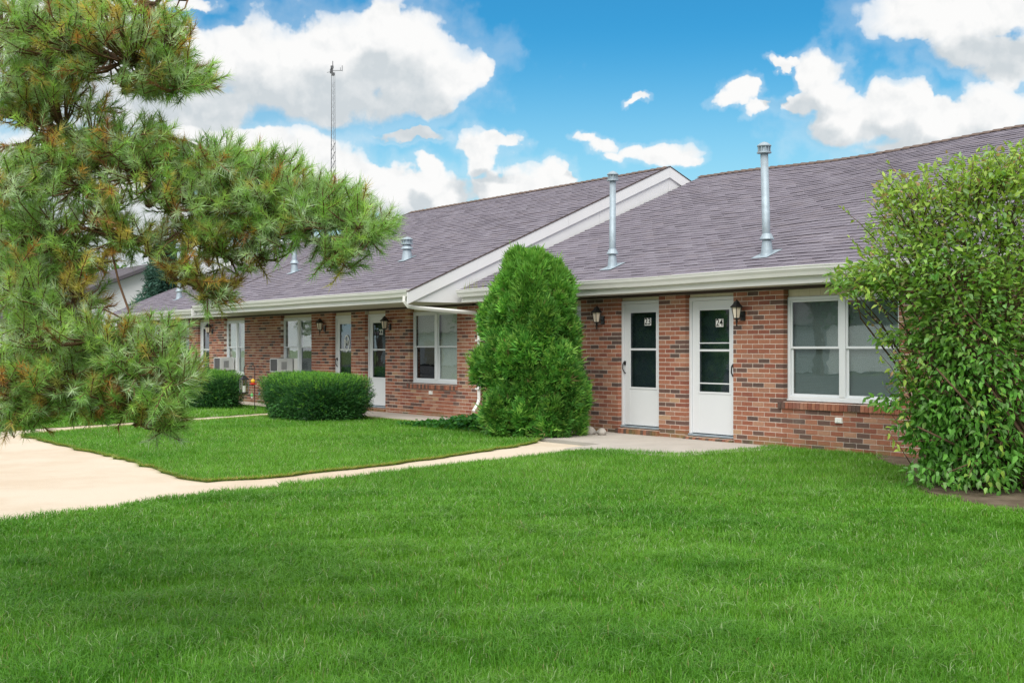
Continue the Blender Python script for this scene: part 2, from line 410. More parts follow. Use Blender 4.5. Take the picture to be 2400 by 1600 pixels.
for nm, poly in (('near_lawn', NEAR), ('island_lawn', ISLE), ('far_lawn', FARL), ('planting_bed', NBED)):
    tag(MB().prism_z(poly, -.1, .004 if nm != 'planting_bed' else .012).build(nm, M['soil'] if nm != 'planting_bed' else M['dirt']), kind='structure')
DIRT = [(2.5,-.02),(3.0,-.55),(3.9,-1.25),(4.6,-2.2),(5.4,-2.95),(6.4,-3.5),(8,-3.7),(9,-2.5),(9,-.02)]
tag(MB().prism_z(DIRT, -.09, .016).build('bare_dirt', M['dirt']), kind='structure')

def vnoise(x, y, s, seed=0):
    """cheap value noise 0..1"""
    r = np.random.default_rng(seed); N = 64; g = r.random((N, N))
    xf = x*s; yf = y*s; xi = np.floor(xf).astype(int); yi = np.floor(yf).astype(int); tx = xf-xi; ty = yf-yi
    tx = tx*tx*(3-2*tx); ty = ty*ty*(3-2*ty)
    a = g[xi % N, yi % N]; b = g[(xi+1) % N, yi % N]; c = g[xi % N, (yi+1) % N]; d = g[(xi+1) % N, (yi+1) % N]
    return (a*(1-tx)+b*tx)*(1-ty) + (c*(1-tx)+d*tx)*ty
def grass_blades(poly, zmin, zmax, dens, height, width, seg2, edge=None, seed=0):
    """sample blades on the lawn inside a depth band in (and a little beside) the view"""
    r = np.random.default_rng(seed)
    hw = .46*zmax + .7
    A = (zmax-zmin)*2*hw; n = int(A*dens)
    Z = zmin + (zmax-zmin)*r.random(n); X = (r.random(n)*2-1)*hw
    k = np.abs(X) < .45*Z + .7; Z, X = Z[k], X[k]
    x = CAM.x + X*CA - Z*SA; y = CAM.y + X*SA + Z*CA
    k = inside(poly, x, y)
    if edge is not None: k &= edge(x, y, r)
    x, y = x[k], y[k]; n = len(x)
    clump = vnoise(x, y, 3.2, 3); big = vnoise(x, y, .8, 5); mid = vnoise(x, y, 1.7, 8)
    h = height*(.45+.9*r.random(n))*(.72+.6*clump)
    th = r.random(n)*6.283 + 2.5*mid
    lean = np.clip(.15+.95*r.random(n)+.5*(clump-.5), .05, 1.3)
    d = np.stack([np.cos(th), np.sin(th), np.zeros(n)], 1); roll = th + 1.57 + r.normal(0, .5, n)
    wv = np.stack([np.cos(roll), np.sin(roll), np.zeros(n)], 1)*(width*(.6+.8*r.random(n)))[:, None]*.5
    b = np.stack([x, y, np.full(n, .002)], 1)
    up = np.array([0, 0, 1.0])
    midp = b + d*(h*lean*.35)[:, None] + up*(h*.62)[:, None]
    tip = b + d*(h*lean*1.15)[:, None] + up*(h*(1.0-.28*lean))[:, None]
    g = r.random(n)
    c1 = np.array([.080,.260,.018]); c2 = np.array([.200,.455,.044]); c3 = np.array([.36,.50,.24]); c4_ = np.array([.32,.30,.13])
    fn = vnoise(x, y, 9.0, 12); t = np.clip(.12 + .55*g + .45*(big-.5) + .4*(mid-.5) + .35*(fn-.5), 0, 1)[:, None]
    c = c1*(1-t) + c2*t
    tuft = np.clip((vnoise(x, y, 7.5, 31)-.66)/.12, 0, 1)*(r.random(n) < .75); tip[:, :2] += d[:, :2]*(tuft*.02)[:, None]; tip[:, 2] += tuft*.012; midp[:, 2] += tuft*.010; c = c*(1-.10*tuft[:, None])
    pale = (r.random(n) < .05+.16*np.clip(mid-.45, 0, 1))[:, None]; c = np.where(pale, c3, c)
    dry = (r.random(n) < .012)[:, None]; c = np.where(dry, c4_, c)
    if seg2:
        q = np.stack([b-wv, b+wv, midp+wv*.85, midp-wv*.85], 1); tr = np.stack([midp-wv*.85, midp+wv*.85, tip], 1)
        V = np.concatenate([q, tr], 1).reshape(-1, 3); sz = np.tile([4, 3], n); tc = np.repeat(c, 7, 0)
    else:
        V = np.stack([b-wv, b+wv, tip], 1).reshape(-1, 3); sz = np.full(n, 3); tc = np.repeat(c, 3, 0)
    return V, sz, tc
def dirt_edge(x, y, r):
    d = np.zeros(len(x))
    P = DIRT
    ind = inside(P, x, y)
    nn = vnoise(x, y, 2.4, 21)*.6 + vnoise(x, y, 7, 22)*.4
    # distance to the dirt outline
    dist = np.full(len(x), 9.0)
    for i in range(6):
        ax, ay = P[i]; bx, by = P[i+1]; L2 = (bx-ax)**2+(by-ay)**2
        t = np.clip(((x-ax)*(bx-ax)+(y-ay)*(by-ay))/L2, 0, 1); dist = np.minimum(dist, np.hypot(x-ax-t*(bx-ax), y-ay-t*(by-ay)))
    sgn = np.where(ind, -dist, dist)
    return sgn + (nn-.5)*.9 + .15 > r.random(len(x))*.35
def lawn(name, poly, bands, label, edge=None, seed=1):
    Vs, Ss, Ts = [], [], []
    for i, b in enumerate(bands):
        V, s_, t = grass_blades(poly, *b, edge=edge, seed=seed*10+i); Vs.append(V); Ss.append(s_); Ts.append(t)
    o = np_mesh(name, np.concatenate(Vs), np.concatenate(Ss), M['grass'], np.concatenate(Ts))
    return tag(o, kind='stuff')
lawn('grass', NEAR, [(4.3,6.2,14000,.066,.0034,True),(6.2,8.5,9500,.064,.0042,True),(8.5,11.5,5600,.058,.0055,True),(11.5,18,3600,.052,.007,False)], 'lawn', dirt_edge, 1)
lawn('grass', ISLE, [(11.5,17,3600,.05,.007,False),(17,28,2000,.05,.010,False)], 'lawn', None, 2)
def fringe(poly, n, seed):
    """dead and living blades that hang over the concrete along a lawn edge"""
    r = np.random.default_rng(seed); P = np.array(poly); Q = np.roll(P, -1, 0); L = np.hypot(*(Q-P).T)
    i = r.choice(len(P), n, p=L/L.sum()); t = r.random(n)[:, None]; b = P[i]+(Q[i]-P[i])*t
    d = (Q-P)/np.maximum(L, 1e-6)[:, None]; nrm = np.stack([d[:, 1], -d[:, 0]], 1)[i]
    b = b-nrm*(.01+.05*r.random(n))[:, None]; h = .022+.032*r.random(n)
    tip = np.concatenate([b+(nrm*(.3+.9*r.random(n))[:, None]+r.normal(0, .5, (n, 2)))*h[:, None]*1.2, (.012+h*(.25+.6*r.random(n)))[:, None]], 1)
    B3 = np.concatenate([b, np.full((n, 1), .004)], 1); w = np.concatenate([d[i]*.005, np.zeros((n, 1))], 1)
    c = np.where(r.random(n)[:, None] < .45, [[.62,.52,.28]], [[.24,.46,.06]])*(.7+.5*r.random(n))[:, None]
    o = np_mesh('grass', np.stack([B3-w, B3+w, tip], 1).reshape(-1, 3), np.full(n, 3), M['grass'], np.repeat(c, 3, 0)); tag(o, kind='stuff')
fringe(ISLE, 42000, 91)
lawn('grass', FARL, [(18,30,1000,.07,.014,False),(30,44,350,.08,.025,False)], 'lawn', None, 3)

# ------------------------------------------------------------------ brick apartment row
COURSE, BL = .0677, .213
ZS = 2.21                                       # soffit level
BT = [((.290,.110,.070),6),((.320,.130,.080),6),((.355,.155,.098),5),((.245,.090,.062),4),((.140,.082,.068),4),((.110,.072,.062),3),((.39,.21,.14),3),((.335,.165,.11),3),((.43,.27,.165),1)]
TINTS = [t for t, w in BT for _ in range(w)]
brick_cache = {}
def brick_mesh(L, ti, H=.057, D=.095):
    k = (round(L, 3), ti, H, D)
    if k not in brick_cache:
        b = MB(); b.cur = TINTS[ti]; b.box((0,0,0),(L,D,H)); brick_cache[k] = b.mesh('brick', M['brick'])
    return brick_cache[k]
def brick_wall(thing, u0, u1, ops, nparts, prefer, y=0.0):
    """ops: (ua, ub, za, zb). Bricks of a running bond, cut at the openings"""
    wall = MB()
    edges = sorted(ops)
    cur = u0
    for (a, b_, za, zb) in edges:
        wall.box((cur, y+.003, -.08), (a-.004, y+.14, 2.168)); cur = b_+.004
        if za > .05: wall.box((a-.004, y+.006, -.08), (b_+.004, y+.139, za-.004))
    wall.box((cur, y+.003, -.08), (u1, y+.14, 2.168))
    wo = wall.build('wall', M['mortar'], thing)
    cells = []
    for k in range(32):
        z0 = k*COURSE + .005; zc = z0 + .028
        u = u0 - (k % 2)*BL/2 - rng.random()*.01
        row = []
        while u < u1:
            segs = [(max(u, u0), min(u+BL-.010, u1))]
            for (a, b_, za, zb) in ops:
                if za < zc < zb:
                    ns = []
                    for (p, q) in segs:
                        if q <= a or p >= b_: ns.append((p, q)); continue
                        if p < a: ns.append((p, a))
                        if q > b_: ns.append((b_, q))
                    segs = ns
            for (p, q) in segs:
                if q-p > .004: row.append([p, q])
            u += BL
        # slivers beside an opening are taken up by the neighbouring brick
        i = 0
        while i < len(row):
            p, q = row[i]
            if q-p < .05:
                if i > 0 and abs(row[i-1][1]+.010-p) < .004: row[i-1][1] = q; row.pop(i); continue
                if i+1 < len(row) and abs(row[i+1][0]-.010-q) < .004: row[i+1][0] = p; row.pop(i); continue
            i += 1
        cells += [(p, q, z0, random.randrange(len(TINTS))) for p, q in row]
    cells.sort(key=lambda c: prefer(c[0], c[2]))
    for (p, q, z, ti) in cells[:nparts]:
        put('brick', brick_mesh(q-p, ti), wo, (p, y + random.uniform(-.0015,.0015), z))
    rest = MB()
    for (p, q, z, ti) in cells[nparts:]:
        rest.cur = TINTS[ti]; dy = random.uniform(-.0015,.0015); rest.box((p, y+dy, z), (q, y+.095, z+.057))
    if len(cells) > nparts: tag(rest.build('brick', M['brick'], wo), kind='stuff')
    return wo

def brick_sill(parent, u0, u1, zt, y=0.0, proj=.028, H=.105):
    n = max(3, round((u1-u0)/.0677)); w = (u1-u0)/n
    mb = MB(); mb.box((u0, y+.0, zt-H-.004), (u1, y+.13, zt-.012)); mb.build('sill_mortar', M['mortar'], parent)
    for i in range(n):
        b = MB(); ti = random.randrange(20) if random.random() < .68 else random.randrange(20, len(TINTS)-7); b.cur = TINTS[ti]
        a, c = u0+i*w+.004, u0+(i+1)*w-.004
        b.prism_x([(y-proj, zt-H), (y+.115, zt-H), (y+.115, zt), (y-proj, zt-.022)], a, c)
        b.build('brick', M['brick'], parent)

def head_boards(parent, u0, u1, z0, z1, y, n):
    w = (u1-u0)/n
    for i in range(n):
        MB().box((u0+i*w+.002, y, z0), (u0+(i+1)*w-.002, y+.02, z1)).build('board', M['beige'], parent)

def slats(parent, u0, u1, z0, z1, y, m, pitch=.020):
    b = MB(); z = z0
    while z < z1:
        b.quad((u0, y-.004, z), (u1, y-.004, z), (u1, y+.004, z+.0195), (u0, y+.004, z+.0195)); z += pitch
    return b.build('blind', m, parent)

def window(thing, u0, u1, z0, z1, y=.075, blind='blind', low=('screen','screen'), lowblind=None, nb=9, zhead=2.185, ac=None):
    fr = MB(); fw = .045; um = (u0+u1)/2; zm = z0 + (z1-z0)*.505
    fr.box((u0, y, z0), (u0+fw, y+.07, z1)); fr.box((u1-fw, y, z0), (u1, y+.07, z1))
    fr.box((u0+fw, y, z1-fw), (u1-fw, y+.07, z1)); fr.box((u0+fw, y, z0), (u1-fw, y+.07, z0+fw))
    fr.box((um-.05, y-.006, z0+fw), (um+.05, y+.064, z1-fw))
    fr.box((u0-.006, y-.012, z0-.022), (u1+.006, y+.05, z0-.001))
    w = fr.build('window', M['white'], thing, bevel=.006)
    for s in (0, 1):
        a = u0+fw if s == 0 else um+.05; b_ = um-.05 if s == 0 else u1-fw
        # upper sash outside, lower sash behind it
        for lvl in (0, 1):
            za, zb = (zm-.018, z1-fw) if lvl else (z0+fw, zm+.012)
            yy = y+.012 if lvl else y+.034; t = .03
            sb = MB(); sb.box((a+.002, yy, za), (a+t, yy+.02, zb-.002)).box((b_-t, yy, za), (b_-.002, yy+.02, zb-.002))
            sb.box((a+t, yy, zb-t), (b_-t, yy+.02, zb-.002)).box((a+t, yy, za), (b_-t, yy+.02, za+t))
            sb.build('sash', M['white'], w, bevel=.003)
            kind = 'glass' if lvl else low[s]
            mm = {'glass': M['glass'], 'screen': M['darkglass'], 'dark': M['darkglass']}[kind]
            MB().box((a+t, yy+.008, za+t), (b_-t, yy+.012, zb-t)).build('pane', mm, w)
        if lowblind is not None and not lowblind[s]:
            slats(w, a, b_, zm, z1-.05, y+.085, M[blind])
        else:
            slats(w, a, b_, z0+.02, z1-.05, y+.085, M[blind])
    head_boards(w, u0+.005, u1-.005, z1+.003, zhead, y+.015, nb)
    brick_sill(w, u0-.09, u1+.03, z0-.024)
    return w

def door(thing, u0, u1, z0, z1, y=.075, hs=-1, kind=0, glass='darkglass', zhead=2.185, number=None, npos=(.62,.83), plate=True):
    fr = MB(); fw = .05
    fr.box((u0, y, z0), (u0+fw, y+.08, z1)); fr.box((u1-fw, y, z0), (u1, y+.08, z1)); fr.box((u0+fw, y, z1-fw), (u1-fw, y+.08, z1))
    d = fr.build('door', M['white'], thing, bevel=.005)
    W_, H_ = u1-u0, z1-z0
    ga, gb = u0+.20*W_, u0+.845*W_; gt, gm, gl = z1-.092*H_, z1-.388*H_, z1-.695*H_
    yy = y+.02; t = .028
    p = MB()
    p.box((u0+fw+.004, yy, z0+.012), (ga, yy+.03, z1-fw-.004)).box((gb, yy, z0+.012), (u1-fw-.004, yy+.03, z1-fw-.004))
    p.box((ga, yy, gt), (gb, yy+.03, z1-fw-.004)).box((ga, yy, z0+.012), (gb, yy+.03, gl))
    p.build('door_panel', M['white'], d, bevel=.004)
    s = MB()
    s.box((ga-.018, yy-.008, gl-.018), (ga+.012, yy-.001, gt+.018)).box((gb-.012, yy-.008, gl-.018), (gb+.018, yy-.001, gt+.018))
    s.box((ga+.012, yy-.008, gt-.008), (gb-.012, yy-.001, gt+.018)).box((ga+.012, yy-.008, gl-.018), (gb-.012, yy-.001, gl+.012))
    s.box((ga+.012, yy-.009, gm-.016), (gb-.012, yy+.012, gm+.016))
    if kind == 1:
        s.box((ga+.012, yy-.004, z1-.335*H_-.008), (gb-.012, yy+.008, z1-.335*H_+.008)); s.box((ga+.012, yy-.004, z1-.628*H_-.009), (gb-.012, yy+.008, z1-.628*H_+.009))
    s.build('glazing_bead', M['white'], d, bevel=.002)
    MB().box((ga, yy+.012, gm), (gb, yy+.016, gt)).build('pane', M[glass], d)
    MB().box((ga, yy+.0125, gl), (gb, yy+.0165, gm)).build('pane', M['darkglass'], d)
    MB().box((u0+.06, y+.14, z0), (u1-.06, y+.16, z1)).build('inner_door', M['inner'], d)
    # curved black pull handle with latch block
    hx = u0+.075 if hs < 0 else u1-.075; hz = z0+.47*H_
    hb = MB(); hb.box((hx-.014, yy-.022, hz+.035), (hx+.014, yy-.001, hz+.095))
    hb.tube([(hx, yy-.02, hz+.09), (hx, yy-.055, hz+.05), (hx, yy-.058, hz-.03), (hx+.004, yy-.03, hz-.085), (hx+.004, yy-.003, hz-.10)], .010, 6)
    hb.build('handle', M['black'], d, smooth=True)
    MB().box((u0, y-.02, z0-.028), (u1, y+.08, z0-.002)).build('threshold', M['galv'], d)
    brick_sill(d, u0-.02, u1+.02, z0-.03, proj=.045, H=min(.105, z0-.035))
    head_boards(d, u0+.005, u1-.005, z1+.003, zhead, y+.015, 3)
    if number:
        nx, nz = u0+npos[0]*W_, z0+npos[1]*H_
        if plate:
            MB().box((nx-.075, yy+.006, nz-.058), (nx+.075, yy+.0095, nz+.058)).build('number_plate', M['plate'], d)
            tm = text_mesh(number, .145); tm.materials.append(M['num'])
        else:
            tm = text_mesh(number, .16); tm.materials.append(M['plate'])
        put('number', tm, d, (nx, yy+.0045, nz), (R(90), 0, 0))
    return d

def roof(thing, u0, u1, ye, ze, pitch, yr, nparts, prefer, sag=lambda u, t: 0.0, backlen=None):
    """front and back slope with courses of three-tab shingles"""
    L = (yr-ye)*math.sqrt(1+pitch*pitch); ang = math.atan(pitch); ca_, sa_ = math.cos(ang), math.sin(ang)
    zr = ze + pitch*(yr-ye)
    def P(u, s, h):
        t = s/L; return (u, ye + s*ca_ - h*sa_, ze + s*sa_ + h*ca_ + sag(u, t))
    dk = MB(); N = 24
    for i in range(N):
        a = u0+(u1-u0)*i/N; b = u0+(u1-u0)*(i+1)/N
        for j in range(4):
            dk.quad(P(a, L*j/4, -.004), P(b, L*j/4, -.004), P(b, L*(j+1)/4, -.004), P(a, L*(j+1)/4, -.004))
    yb = 2*yr-ye
    for i in range(N):
        a = u0+(u1-u0)*i/N; b = u0+(u1-u0)*(i+1)/N
        dk.quad((b, yb, ze), (a, yb, ze), (a, yr, zr+sag(a, 1)), (b, yr, zr+sag(b, 1)))
    dk.cur = (.09,.085,.095)
    dk.t = [(.09,.085,.095)]*len(dk.v)
    ro = dk.build('roof', M['shingle'], thing)
    EXP, TW = .142, .305
    n = int(L/EXP)
    tabs = []
    for k in range(n):
        s0 = k*EXP; u = u0 - (k % 2)*TW/2 + rng.normal(0, .01)
        rowj = rng.normal(0, .003)
        while u < u1:
            a, b = max(u, u0), min(u+TW-.008, u1)
            if b-a > .04: tabs.append((a, b, s0 + rowj + rng.normal(0, .004), (.009,.011,.013,.016)[random.randrange(4)]))
            u += TW
    tabs.sort(key=lambda t: prefer(t[0], t[2]))
    pal = [(.213,.193,.234),(.203,.183,.222),(.222,.202,.242),(.194,.175,.212),(.214,.191,.224),(.231,.211,.251)]
    cache = {}
    for (a, b, s0, h) in tabs[:nparts]:
        ti = random.randrange(6); hi = random.randrange(4); hh = (.009,.011,.013,.016)[hi]; key = (round(b-a, 3), ti, hi)
        if key not in cache:
            m_ = MB(); m_.cur = pal[ti]; w = b-a; e = EXP+.02
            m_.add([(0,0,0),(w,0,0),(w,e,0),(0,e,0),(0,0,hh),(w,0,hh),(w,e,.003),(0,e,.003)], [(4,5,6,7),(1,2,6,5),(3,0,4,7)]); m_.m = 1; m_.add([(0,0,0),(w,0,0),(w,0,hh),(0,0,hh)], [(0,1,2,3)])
            cache[key] = m_.mesh('shingle', [M['shingle'], M['tab_edge_shade']])
        dz = (sag(a+.3, s0/L)-sag(a-.3, s0/L))/.6
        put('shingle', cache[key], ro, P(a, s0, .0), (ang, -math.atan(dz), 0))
    rest = MB()
    for (a, b, s0, h) in tabs[nparts:]:
        rest.cur = pal[random.randrange(6)]; e = EXP+.02
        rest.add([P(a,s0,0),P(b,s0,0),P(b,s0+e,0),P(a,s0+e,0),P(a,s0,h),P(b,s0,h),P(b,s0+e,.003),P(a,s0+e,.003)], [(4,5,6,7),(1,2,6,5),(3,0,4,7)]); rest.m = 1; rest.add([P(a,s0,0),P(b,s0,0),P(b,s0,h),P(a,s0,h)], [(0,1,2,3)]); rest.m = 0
    tag(rest.build('shingle', [M['shingle'], M['tab_edge_shade']], ro), kind='stuff')
    rc = MB(); u = u0; w = .13
    while u < u1-.05:
        b = min(u+.24, u1); z1, z2 = zr+sag(u, 1), zr+sag(b, 1); h1, h2 = .028+rng.random()*.008, .014
        rc.add([(u, yr-w, z1-w*pitch+h1), (u, yr, z1+h1+.004), (u, yr+w, z1-w*pitch+h1), (b, yr-w, z2-w*pitch+h2), (b, yr, z2+h2+.004), (b, yr+w, z2-w*pitch+h2)], [(0,1,4,3),(1,2,5,4),(0,2,1)])
        u += .2
    tag(rc.build('ridge_cap', M['ridge'], ro), kind='stuff')
    return ro, P, zr

def gutter(thing, u0, u1, ye, zt=2.425, dy=.12):
    """white K-style gutter hung on the eave fascia"""
    MB().box((u0, ye, ZS), (u1, ye+.025, zt-.005)).build('fascia', M['gutter'], thing)
    y0 = ye-.002
    g = MB()
    pr = [(y0, zt-.12), (y0-.075, zt-.12), (y0-.09, zt-.075), (y0-.115, zt-.035), (y0-.118, zt-.002), (y0-.126, zt-.002), (y0-.126, zt+.012), (y0-.10, zt+.012), (y0-.10, zt-.03), (y0-.08, zt-.07), (y0-.068, zt-.108), (y0-.004, zt-.108), (y0-.004, zt+.005), (y0, zt+.005)]
    n = max(2, int((u1-u0)/1.0)); k = len(pr)
    jit = [0]+[rng.normal(0, .004) for _ in range(n-1)]+[0]
    vs = []
    for i in range(n+1):
        u = u0+(u1-u0)*i/n; vs += [(u, y, z+jit[i]) for y, z in pr]
    fs = [(i*k+j, i*k+(j+1) % k, (i+1)*k+(j+1) % k, (i+1)*k+j) for i in range(n) for j in range(k)]
    g.add(vs, fs)
    cap = [(y0, zt-.12), (y0-.075, zt-.12), (y0-.09, zt-.075), (y0-.115, zt-.035), (y0-.126, zt+.012), (y0, zt+.012)]
    g.prism_x(cap, u0-.003, u0+.001); g.prism_x(cap, u1-.001, u1+.003)
    go = g.build('gutter', M['gutter'], thing)
    return go

def vent_pipe(thing, base, h, r, lean=(0,0), cap=True, ang=0.4):
    """galvanised flue: flashing skirt, storm collar, pipe, louvred cap"""
    x, y, z = base; top = Vector((x+lean[0], y+lean[1], z+h)); b = Vector(base)
    p = MB(); p.tube([b-Vector((0,0,.1)), b.lerp(top, .52), b.lerp(top, .521), top], [r, r, r*.965, r*.965], 18)
    po = p.build('vent_pipe', M['galv'], thing, smooth=False)
    for q in po.data.polygons: q.use_smooth = len(q.vertices) == 4
    s = MB(); s.lathe([(r*2.0, -.13), (r*1.5, .02), (r*1.15, .20), (r*1.1, .2)], b, 18); s.lathe([(r*1.75, .215), (r*1.8, .225), (r*1.12, .30), (r*1.05, .30)], b, 18)
    s.add([(x-.15, y-.17, z-.17*ang+.02), (x+.15, y-.17, z-.17*ang+.02), (x+.15, y+.16, z+.16*ang+.02), (x-.15, y+.16, z+.16*ang+.02)], [(0,1,2,3)])
    s.build('flashing', M['galv'], po)
    c = MB(); R_ = r*1.8
    c.lathe([(r*1.0, -.02), (R_, -.012), (R_, .004), (r*1.25, .012), (r*1.2, .012)], top, 18)
    c.lathe([(r*1.15, .012), (r*1.15, .085)], top, 18)
    c.lathe([(R_*.98, .085), (R_*.98, .098), (r*.9, .135), (.01, .15)], top, 18)
    for k in range(10):
        a = k*.628; c.box((top.x+math.cos(a)*r*1.45-.006, top.y+math.sin(a)*r*1.45-.006, top.z+.006), (top.x+math.cos(a)*r*1.45+.006, top.y+math.sin(a)*r*1.45+.006, top.z+.088))
    c.build('cap', M['galv'], po)
    return po

GRP = 'sections of the brick apartment row'
def shell(thing, u0, u1, ye, yr, depth_back, gable_l, gable_r, ze, pitch, zr):
    """plain parts that close the section behind the facade"""
    b = MB(); b.box((u0, depth_back-.15, 0), (u1, depth_back, ZS)); b.build('rear_wall', M['siding'], thing)
    i = MB(); i.box((u0+.02, 1.3, 0), (u1-.02, 1.36, ZS-.01)); i.box((u0+.02, .141, -.02), (u1-.02, 1.3, .0)); i.build('partition', M['room'], thing)
    s = MB(); s.box((u0, ye+.026, ZS), (u1, .9, ZS+.012)); s.build('soffit', M['soffit'], thing)
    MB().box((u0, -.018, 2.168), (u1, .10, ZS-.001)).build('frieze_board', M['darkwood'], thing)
    for g, u in ((gable_l, u0), (gable_r, u1)):
        if g:
            s_ = 1 if u == u1 else -1
            a, c = (u-.12, u-.002) if s_ > 0 else (u+.002, u+.12)
            MB().box((a, .141, -.05), (c, depth_back-.151, ZS-.002)).build('side_wall', M['siding'], thing)

UG, UL, UA, UR = -6.69, -17.23, -27.7, 9.0
# ---- right section
PC, YC, YRC = .42, -.4, 5.8
def sagC(u, t):
    w = math.exp(-((u+2.3)/2.6)**2)
    return -.085*w*t + .012*math.sin(u*1.7+t*3)*math.sin(t*3.14) + .010*math.sin(u*.9+1)*t
tC = empty('apartment_building', (1.0, 3, 0), 'low wing of the brick row with doors 23 and 24', 'building', GRP)
def local(t): return t
tC.location = (0, 0, 0)
opsC = [(-5.30,-3.50,.64,2.3),(-2.55,-1.58,0,2.3),(-.99,0.0,0,2.3),(.95,2.85,.60,2.3),(5.2,7.0,.6,2.3)]
brick_wall(tC, UG+.05, UR, opsC, 300, lambda u, z: (0 if -2.9 < u < 2.85 else 1, -u))
window(tC, -5.30, -3.50, .668, 2.07, blind='cream', nb=9)
door(tC, -2.55, -1.58, .135, 2.115, hs=-1, kind=0, number='23')
door(tC, -.99, 0.0, .09, 2.12, hs=1, kind=1, number='24', npos=(.62,.81))
window(tC, .955, 2.845, .668, 2.065, blind='blind', low=('glass','glass'), nb=10)
window(tC, 5.2, 7.0, .668, 2.065, blind='blind', low=('glass','glass'), nb=10)
roC, PCf, ZRC = roof(tC, UG+.045, UR, YC, 2.43, PC, YRC, 300, lambda u, s: (0 if u < 2.2 else 1, abs(u-0.6)*.35+s*.8), sagC)
gutter(tC, UG+.16, UR, YC)
shell(tC, UG+.06, UR, YC, YRC, 12.0, False, True, 2.43, PC, ZRC)
vent_pipe(tC, (-2.96, .23, 2.69), 1.44, .054, (-.05, .05))
vent_pipe(tC, (.46, .20, 2.68), 1.46, .057, (-.07, .02))
MB().box((1.86,-.022,.385),(1.97,0.006,.455)).box((1.885,-.03,.395),(1.91,-.0215,.445)).box((1.92,-.03,.395),(1.945,-.0215,.445)).build('outlet_cover', M['plate'], tC)

# ---- taller middle section
PB, YB, YRB = .438, -1.35, 4.9
tB = empty('apartment_building', (0, 0, 0), 'middle wing of the brick row with a higher roof, white gable edge and deep eave', 'building', GRP)
opsB = [(-9.06,-7.30,.61,2.3),(-10.96,-10.07,0,2.3),(-12.48,-11.59,0,2.3),(-15.21,-13.54,.61,2.3),(-18.76+1.53+.3,-17.3,.61,2.3)][:4]
brick_wall(tB, UL, UG+.045, opsB, 300, lambda u, z: -u)
window(tB, -9.06, -7.30, .69, 2.10, blind='cream', low=('dark','glass'), nb=8, lowblind=(False, True))
door(tB, -10.96, -10.07, .14, 2.10, hs=1, number='22', npos=(.60,.80), plate=False, glass='darkglass')
dM = door(tB, -12.48, -11.59, .14, 2.10, hs=-1)
window(tB, -15.21, -13.54, .69, 2.10, blind='cream', low=('glass','screen'), nb=8)
roB, PBf, ZRB = roof(tB, UL, UG-.002, YB, 2.435, PB, YRB, 300, lambda u, s: abs(u+8.2)*.3+s*.9, lambda u, t: .012*math.sin(u*1.3)*math.sin(t*3.1))
gutter(tB, UL, UG+.02, YB)
shell(tB, UL, UG-.04, YB, YRB, 11.1, True, False, 2.435, PB, ZRB)
vent_pipe(tB, (-10.04, .51, 3.25), .33, .075, (0,0))
vent_pipe(tB, (-15.6, .55, 3.26), 1.35, .062, (-.03,0))
# gable end facing the right section: lower cladding in three sheets, proud rake boards above
def zB(y): return 2.435 + PB*(YRB-YB) - PB*abs(y-YRB)
def gable(thing, u, s_):
    x0, x1 = (u-.03, u+.002) if s_ > 0 else (u-.002, u+.03)
    cuts = [YB+.004, .58, 3.02, YRB, 11.1]
    for i in range(4):
        a, b = cuts[i]+.002, cuts[i+1]-.002
        prof = [(a, ZS if i < 3 else ZS), (b, ZS), (b, zB(b)-.20), (a, zB(a)-.20)]
        MB().prism_x(prof, x0, x1).build('gable_panel', M['siding'], thing)
    y0, y1 = (u+.003, u+.045) if s_ > 0 else (u-.045, u-.003)
    rc = [YB-.125, 2.2, YRB]
    for i in range(2):
        a, b = rc[i]+.002, rc[i+1]-.0015
        za, zb = zB(a), zB(b)
        MB().prism_x([(a, za-.215), (b, zb-.215), (b, zb+.004), (a, za+.004)], y0, y1).build('rake_board', M['siding'], thing)
    a, b = YRB+.0015, 11.2
    MB().prism_x([(a, zB(a)-.215), (b, zB(b)-.215), (b, zB(b)+.004), (a, zB(a)+.004)], y0, y1).build('rake_board', M['siding'], thing)
    a = YB-.13
    MB().prism_x([(a, zB(a)+.006), (YRB, zB(YRB)+.006), (11.2, zB(11.2)+.006), (11.2, zB(11.2)+.022), (YRB, zB(YRB)+.024), (a, zB(a)+.022)], y0-.01, y1+.012).build('drip_edge', M['darkwood'], thing)
gable(tB, UG, 1); gable(tB, UL, -1)
# end block that closes the eave box, and the downspout
MB().prism_x([(YB-.13, ZS+.10), (YB-.02, ZS), (YB-.004, ZS), (YB-.004, zB(YB)-.02), (YB-.13, zB(YB)-.07)], UG+.0225, UG+.044).build('eave_return', M['siding'], tB)
dp = MB(); q = [(-6.86,-1.42,2.31),(-6.86,-1.43,2.22),(-6.83,-1.36,2.13),(-6.76,-1.18,2.10),(-6.47,-.12,2.02),(-6.45,-.07,1.95),(-6.45,-.06,1.85),(-6.45,-.06,.42),(-6.44,-.09,.34),(-6.40,-.22,.20)]
dp.tube(q, .042, 4); dp.build('downspout', M['gutter'], tB, bevel=.008)
sb = MB(); sb.box((-6.51,-.115,.60),(-6.39,-.001,.63)); sb.box((-6.51,-.115,1.5),(-6.39,-.001,1.53)); sb.build('downspout_strap', M['gutter'], tB)
MB().box((-8.30,-.022,.455),(-8.19,0.006,.525)).box((-8.275,-.03,.465),(-8.25,-.0215,.515)).box((-8.24,-.03,.465),(-8.215,-.0215,.515)).build('outlet_cover', M['plate'], tB)
